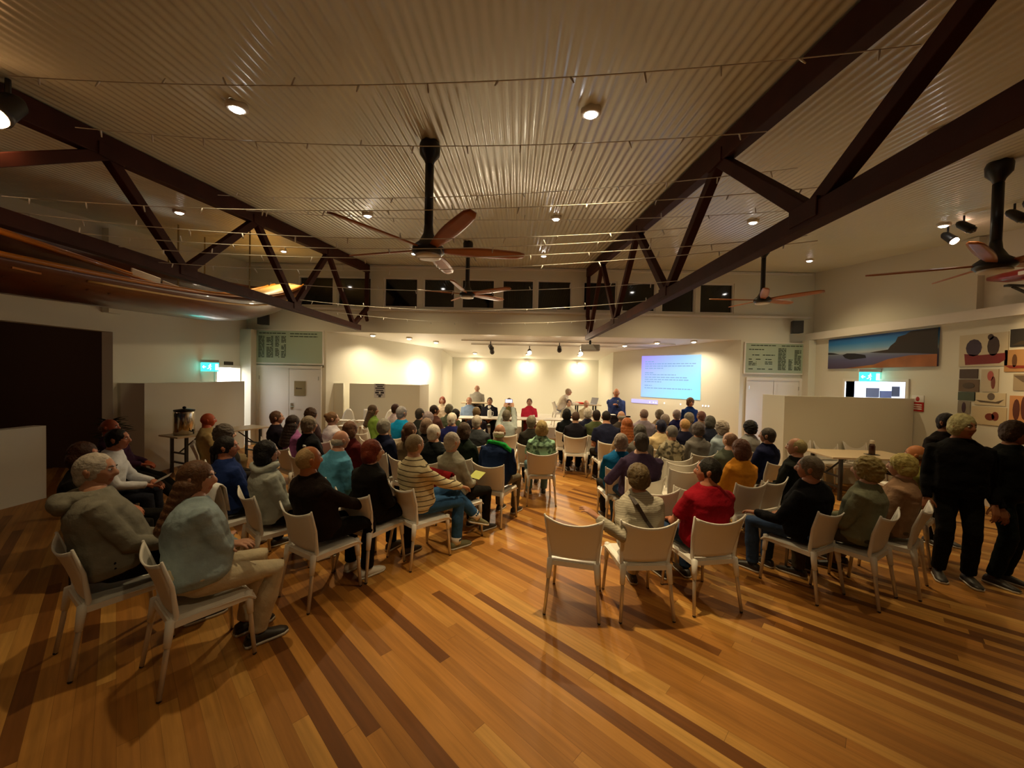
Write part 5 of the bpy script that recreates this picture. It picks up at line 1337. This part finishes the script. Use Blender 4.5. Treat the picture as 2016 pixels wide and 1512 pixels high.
PANEL = [
 (870, 785, 11.85, 180, 'bob', '#7a3a24', '#c9b8a0', BK, 'person in pale beige top', 'seated at the left end of the panel', dict(fem=1)),
 (923, 787, 11.85, 180, 'short', '#a07058', '#7f95b4', BK, 'person in pale blue shirt', 'seated at the panel below the stage figure', dict(w=1.14)),
 (964, 782, 11.85, 180, 'short', '#4a3a30', '#1c1a24', BK, 'person in dark suit jacket', 'seated at the panel left of the raised phone', dict(w=1.1, topname='blazer')),
 (1002, 787, 11.9, 180, 'short', '#6a5a48', '#6a6438', BK, 'person in khaki olive shirt', 'at the panel, partly behind the raised phone', {}),
 (1042, 791, 11.85, 180, 'short', '#5a3426', '#c02c44', '#7a2e30', 'person in crimson pink top', 'seated at the panel centre', dict(fem=1, w=1.12)),
 (1120, 787, 11.85, 178, 'short', '#3a2018', '#b9b09a', BK, 'person in ivory shirt', 'seated at the panel below the leaning figure', {}),
 (1154, 794, 11.75, 178, None, BRN, '#bcae94', BK, 'person in oat coloured shirt', 'seated at the right end of the panel', {}),
]
SKINS = ['#c4957a', '#ba8a70', '#b18064', '#caa088']
def place(rec, group, with_chair=True, z0=0.0, ch_z=0.0):
    x, y, d, phi, hair, hc, top, bot, who, where, o = rec
    o = dict(o); near = bool(o.pop('near', 0)); o['fem'] = bool(o.get('fem', 0))
    sh = {'w': SHOE_W, 'o': SHOE_O}.get(o.pop('shoe', None)); h = o.pop('h', 1.0)
    sk = o.pop('sk', SKINS[(x * 7 + y) % 4])
    pk = {k: o.pop(k) for k in ('topname', 'topkind', 'botname') if k in o}
    if not near:
        o.setdefault('legs', 'tuck')
        o['w'] = round(o.get('w', 1.0) * 12.5) / 12.5
    at = o.pop('at', None); bench = o.pop('bench', 0)
    b = build_body(near, **o)
    if at: phi = at[2]
    hp = P(x, y, d); hl = b['HM'].translation * h; a = -math.radians(phi)
    off = Matrix.Rotation(a, 3, 'Z') @ V((hl.x, hl.y, 0))
    loc = V((hp.x - off.x, hp.y - off.y, z0))
    if at:
        loc = V((at[0], at[1], z0)); hp = P(x, y, at[1] + off.y)
    htop = (hl.z + 0.118 * h + 0.012)
    sz = (hp.z - z0) / htop
    r, b = person(loc, phi, who + ' ' + where, group, hair, hc, top, bot, near=near, sk=sk, shoe=sh, h=h, **pk, **o)
    r.scale = (h, h, h * min(1.07, max(0.95, sz)))
    rec_out.append((who, loc.x, loc.y, sz, hp.z))
    if with_chair and not bench: chair_at(loc.x, loc.y, phi, 'white plastic chair under the ' + who, z0)
    return r, b, loc
rec_out = []
WHO = {}
for rec in AUD: WHO[rec[8]] = place(rec, 'people in the audience')
for rec in PANEL: WHO[rec[8]] = place(rec, 'people at the panel tables')
for i, p in enumerate(rec_out):
    if not 0.9 < p[3] < 1.12: print('HEIGHT %-50s scale %.2f' % (p[0], p[3]))
    for q in rec_out[:i]:
        dd = math.hypot(p[1] - q[1], p[2] - q[2])
        if dd < 0.5: print('CLOSE %.2f | %s (%.2f,%.2f) | %s (%.2f,%.2f)' % (dd, p[0], p[1], p[2], q[0], q[1], q[2]))

# dark bench along the low counter wall for the three at far left
pb = [WHO[k][2] for k in ('person in black with hands clasped in lap', 'person in crisp white shirt', 'person in dark purple top with legs stretched out')]
bd = (pb[2] - pb[0]).normalized(); mid = (pb[0] + pb[2]) / 2; ang = math.atan2(bd.y, bd.x) - PI
t = empty('bench', (mid.x, mid.y, 0), ang, 'black upholstered bench along the low counter wall at far left', 'bench')
BV = mat('black_vinyl', (0.012, 0.010, 0.009), 0.5)
hl = (pb[2] - pb[0]).length / 2 + 0.16
obj('seat', MB().box(-hl, hl, -0.2, 0.2, 0.33, 0.455), BV, t, bevel=0.03)
for x in (-hl + 0.15, 0, hl - 0.15):
    for y in (-0.16, 0.16): obj('leg', MB().box(x - 0.02, x + 0.02, y - 0.02, y + 0.02, 0, 0.34), BLACK, t)

# standing people
def stand(x, y, d, phi, hair, hc, top, bot, label, z0=0.0, height=None, near=False, group=None, **o):
    near = True; o['stand'] = True; sk = o.pop('sk', '#c98d6b')
    pk = {k: o.pop(k) for k in ('topname', 'topkind', 'botname') if k in o}
    o['fem'] = bool(o.get('fem', 0))
    b = build_body(near, **o); hp = P(x, y, d); hl = b['HM'].translation
    h = (hp.z - z0) / (hl.z + 0.13)
    a = -math.radians(phi); off = Matrix.Rotation(a, 3, 'Z') @ V((hl.x * h, hl.y * h, 0))
    loc = V((hp.x - off.x, hp.y - off.y, z0))

    return person(loc, phi, label, group, hair, hc, top, bot, near=near, sk=sk, h=h, **pk, **o)
sp, sb = stand(1213, 764, 10.1, 183, None, BRN, '#3a4a86', '#22222c', 'person in blue shirt standing at the lectern with a microphone', w=1.12, belly=.05, arms='down', lean=0, armr=(0.05, .26, 1.32))
wr = sb['arms'][0][3]
t = empty('microphone', sp.matrix_basis @ (wr + V((-0.04, 0.06, 0.02))), 0, 'black microphone held by the speaker in blue', 'microphone')
obj('handle', MB().tube([(0, 0, -0.09), (0, 0, 0.05)], [0.011, 0.014], 10), BLACKP, t, smooth=True)
obj('grille', MB().ell((0, 0, 0.07), (0.024, 0.024, 0.026)), mat('mic_mesh', (0.25, 0.25, 0.25), 0.4, metal=.8), t, smooth=True)
stand(1358, 783, 9.45, 186, 'curly', '#6a4a38', '#16306a', '#20283c', 'person in deep blue top standing below the slide', fem=True, arms='down', lean=0)
place((1119, 768, 12.8, 84, 'short', '#b09880', '#d8cebc', '#8e93a6', 'person in off white shirt', 'leaning from a stage chair over the laptop table', dict(lean=24, armr=(0.14, .56, .80), arml=(-0.12, .58, .80))), 'people on the stage', z0=0.35)
place((939, 760, 12.98, 180, 'thin', '#b07a5c', '#9a968a', BK, 'person in soft grey shirt', 'seated alone up on the stage behind the small table', dict(w=1.1)), 'people on the stage', z0=0.35)
stand(1888, 815, 3.86, -150, 'full', '#a8a070', '#0d0c0b', '#15140f', 'person in long black coat standing back turned, left of the pair', near=True, arms='down', w=1.15, lean=0, yaw=30, topname='coat', group='people standing at the right', sk='#a06a48')
stand(1990, 828, 3.82, 160, 'full', '#3a2614', '#0c0e0c', '#101814', 'person in black jacket standing at the right picture edge', near=True, arms='down', w=1.1, lean=0, topname='jacket', group='people standing at the right', sk='#8a5a3c')
stand(1858, 812, 4.75, 170, 'short', '#1a1210', '#181210', '#141210', 'person in dark clothes standing half hidden behind the pair', arms='down', lean=0, group='people standing at the right', sk='#8a5a3c')

# ------------------------------------------------------------------ chairs nobody sits on
def empty_chair(px, py, phi, where, d=None):
    H = 740 + (px - 1015) * 0.0209
    d = d or 1.14 * F_PX / (py - H)
    X = U(px, py) * d / F_PX; a = math.radians(phi)
    chair_at(X + 0.27 * math.sin(a), d + 0.27 * math.cos(a), phi, 'empty white plastic chair ' + where)
chair_at(0.56, 3.37, 14, 'empty white plastic chair with its back to us beside the cream cardigan')
empty_chair(1296, 962, -4, 'directly ahead of the cream cardigan')
empty_chair(1368, 955, -8, 'directly ahead of the red polo shirt')
empty_chair(1352, 921, -8, 'two rows ahead of the red polo shirt')
empty_chair(1345, 896, -8, 'behind the patterned beige blouse', 5.35)
empty_chair(1526, 942, -24, 'directly ahead of the black jumper')
empty_chair(722, 866, 32, 'behind the leaf green top', 6.7)
empty_chair(705, 850, 32, 'between the maroon top and the high chairs', 7.45)
empty_chair(930, 897, 34, 'ahead of the pale grey jacket', 5.25) if False else None
for i, (x, d, phi, w_) in enumerate(((5.55, 7.33, 184, 'behind the right folding table, left one'), (6.12, 7.33, 178, 'behind the right folding table, middle one'), (6.68, 7.31, 176, 'behind the right folding table, right one'), (5.9, 5.85, 8, 'drawn up to the near side of the folding table'))):
    chair_at(x, d, phi, 'empty white plastic chair ' + w_)

# ------------------------------------------------------------------ things people wear over chairs or hold
def on_person(who, v):
    r, b, loc = WHO[who]; return r.matrix_basis @ V(v)
# hood, scarf, strap and badge are worn: parts of their person
r, b, loc = WHO['person in grey hooded sweatshirt']
c = b['Nc']; m = MB()
m.tube([c + V((0.12 * math.cos(t), 0.01 + 0.10 * math.sin(t), -0.02 + 0.03 * math.sin(t))) for t in [PI * k / 10 * 1.0 + PI for k in range(11)]], [0.03, .04, .05, .058, .062, .064, .062, .058, .05, .04, .03], 12)
m.ell(c + V((0, -0.14, -0.06)), (0.12, 0.06, 0.075), 16, 10)
put('hood', remesh(m, 0.011, 4, (14, .01, (1, 1, 1))).mesh('hood'), fabric('#7e7b6e'), r)
r, b, loc = WHO['person in navy sweater with a bright green scarf']
m = MB(); c = b['Nc']
m.tube([c + V((-0.17, 0.03, -0.06)), c + V((-0.10, -0.06, 0.0)), c + V((0, -0.085, 0.0)), c + V((0.12, -0.07, -0.03)), c + V((0.20, -0.05, -0.10)), c + V((0.225, -0.02, -0.22))], [0.03, .04, .042, .05, .055, .035], 12, flat=0.7)
put('scarf', remesh(m, 0.011, 3, (14, .008, (1, 1, 1))).mesh('scarf'), fabric('#1f9a3e'), r)
r, b, loc = WHO['person in cream ribbed cardigan with dark shoulder strap']
Sc, Sr, Sf, up = b['Sc'], b['Sr'], b['Sf'], b['up']
m = MB(); pts = [Sc - Sr * 0.085 + up * 0.112 + Sf * 0.0, Sc - Sr * 0.065 + up * 0.075 - Sf * 0.118, Sc + Sr * 0.0 - up * 0.06 - Sf * 0.165, Sc + Sr * 0.09 - up * 0.20 - Sf * 0.165, Sc + Sr * 0.175 - up * 0.34 - Sf * 0.11]
for p, q in zip(pts, pts[1:]): m.bar(p, q, 0.03, 0.014, up=tuple(-Sf))
obj('shoulder_strap', m, mat('dark_leather_strap', '#2a1a14', 0.6), r)
r, b, loc = WHO['person in jet black top with white shoulder badge']
Sc, Sr, Sf, up = b['Sc'], b['Sr'], b['Sf'], b['up']; q = Sc + Sr * 0.13 - Sf * 0.125 + up * 0.0
obj('badge', MB().bar(q - Sr * 0.03, q + Sr * 0.03, 0.02, 0.03, up=tuple(up)), PAPER, r)
r, b, loc = WHO['person in cream striped sweater and blue jeans']
for s, H_, K, An in b['legs']: obj('sock', MB().tube([An.lerp(K, -0.06), An.lerp(K, 0.12)], [0.050, 0.062], 14), SHOE_W, r, smooth=True)
r, b, loc = WHO['person in dark suit jacket']
obj('shirt_front', MB().sheet([[b['front'](t, u * wd) for u in (-1, -0.3, 0.3, 1)] for t, wd in ((0.35, 0.012), (0.5, 0.028), (0.7, 0.045), (0.85, 0.052), (0.95, 0.045))], 0.006), fabric('#d8d4cc'), r, smooth=True)
r, b, loc = WHO['person in white cowl neck sweater']
c = b['Nc']; m = MB(); m.tube([c + V((0.105 * math.cos(t), 0.095 * math.sin(t), -0.015 + 0.02 * math.sin(2 * t))) for t in [2 * PI * k / 20 for k in range(21)]], 0.034, 10)
put('cowl_collar', remesh(m, 0.011, 3, (16, .008, (1, 1, 1))).mesh('cowl_collar'), fabric('#aab0a8'), r)
# phone
r, b, loc = WHO['person in pale shirt holding up a phone']
wa = b['arms'][0][3]; wb = b['arms'][1][3]; q = r.matrix_basis @ ((wa + wb) / 2 + V((0, 0.01, 0.13)))
t = empty('phone', q, r.rotation_euler.z, 'phone with a glowing screen held up by the pale shirt', 'phone')
obj('case', MB().box(-0.078, 0.078, -0.004, 0.006, -0.038, 0.038), BLACKP, t, bevel=0.004)
obj('screen', MB().box(-0.070, 0.070, -0.006, -0.004, -0.033, 0.033), mat('phone_screen', (0.1, 0.1, 0.1), 0.3, emit=(0.6, 0.62, 1.0), estr=1.6), t)
# leaflet and sheets
t = tag(obj('leaflet', MB().hexa([(-.09, -.065, 0), (.09, -.065, 0), (.09, .065, .03), (-.09, .065, .03), (-.09, -.065, .003), (.09, -.065, .003), (.09, .065, .033), (-.09, .065, .033)]), mat('yellow_leaflet', '#c3c96a', 0.7)), 'yellow green leaflet in the hands of the pale grey jacket', 'leaflet')
t.location = on_person('person in pale grey jacket', (0.05, 0.30, 0.735)); t.rotation_euler = (0.3, 0, -0.7)
t = tag(obj('paper_sheet', MB().box(-0.1, 0.1, -0.07, 0.07, 0, 0.003), mat('grey_paper', (0.4, 0.36, 0.32), 0.7)), 'folded paper held by the crisp white shirt', 'paper')
t.location = on_person('person in crisp white shirt', (0, 0.47, 0.735)); t.rotation_euler = (0.5, 0, -1.0)
# garments over chair backs
def draped(name, label, who, h, wd, down, front, patches=None):
    r, b, loc = WHO[who]; a = r.rotation_euler.z
    t = empty(name, (loc.x, loc.y, 0), a, label, 'jacket' if name == 'jacket' else 'bag')
    g = []; rnd = random.Random(4)
    prof = [(-0.20, 0.845 - front)] + [(-0.235, 0.83), (-0.262, 0.865), (-0.285, 0.87), (-0.312, 0.845)] + [(-0.318 - 0.02 * math.sin(k), 0.845 - down * k / 6) for k in range(1, 7)]
    for i, (y, z) in enumerate(prof):
        g.append([(u * wd * (1 - 0.10 * max(0, (i - 6) / 6)), y + 0.014 * math.sin(9 * u + i * 0.7) * (1 if i > 4 else 0.2), z - 0.02 * abs(u) ** 2 * (1 if i > 3 else 0)) for u in [k / 8 * 2 - 1 for k in range(9)]])
    obj('body', MB().sheet(g, 0.012), fabric(h), t, smooth=True)
    return t
t = draped('jacket', 'white jacket with dark emblem patches draped over a chair back', 'person in royal blue top', '#eef2f2', 0.275, 0.60, 0.25)
m = MB(); m.prism([(0.10 + 0.045 * math.cos(k * PI / 4) * (1 if k % 2 else 1.2), 0.045 * math.sin(k * PI / 4) * (1 if k % 2 else 1.2)) for k in range(8)], 0, 0.004)
m.xf(Matrix.Translation((0, -0.345, 0.66)) @ Matrix.Rotation(PI / 2, 4, 'X')); obj('emblem_patch', m, mat('emblem_dark', '#3a2c30', 0.8), t)
obj('emblem_bar', MB().box(0.04, 0.16, -0.352, -0.346, 0.50, 0.535), mat('emblem_tan', '#8a7660', 0.8), t)
draped('red_bag', 'red bag hung over the chair back of the pale grey jacket', 'person in pale grey jacket', '#7d0a10', 0.20, 0.20, 0.12)
bpy.data.scenes.remove(TMP)
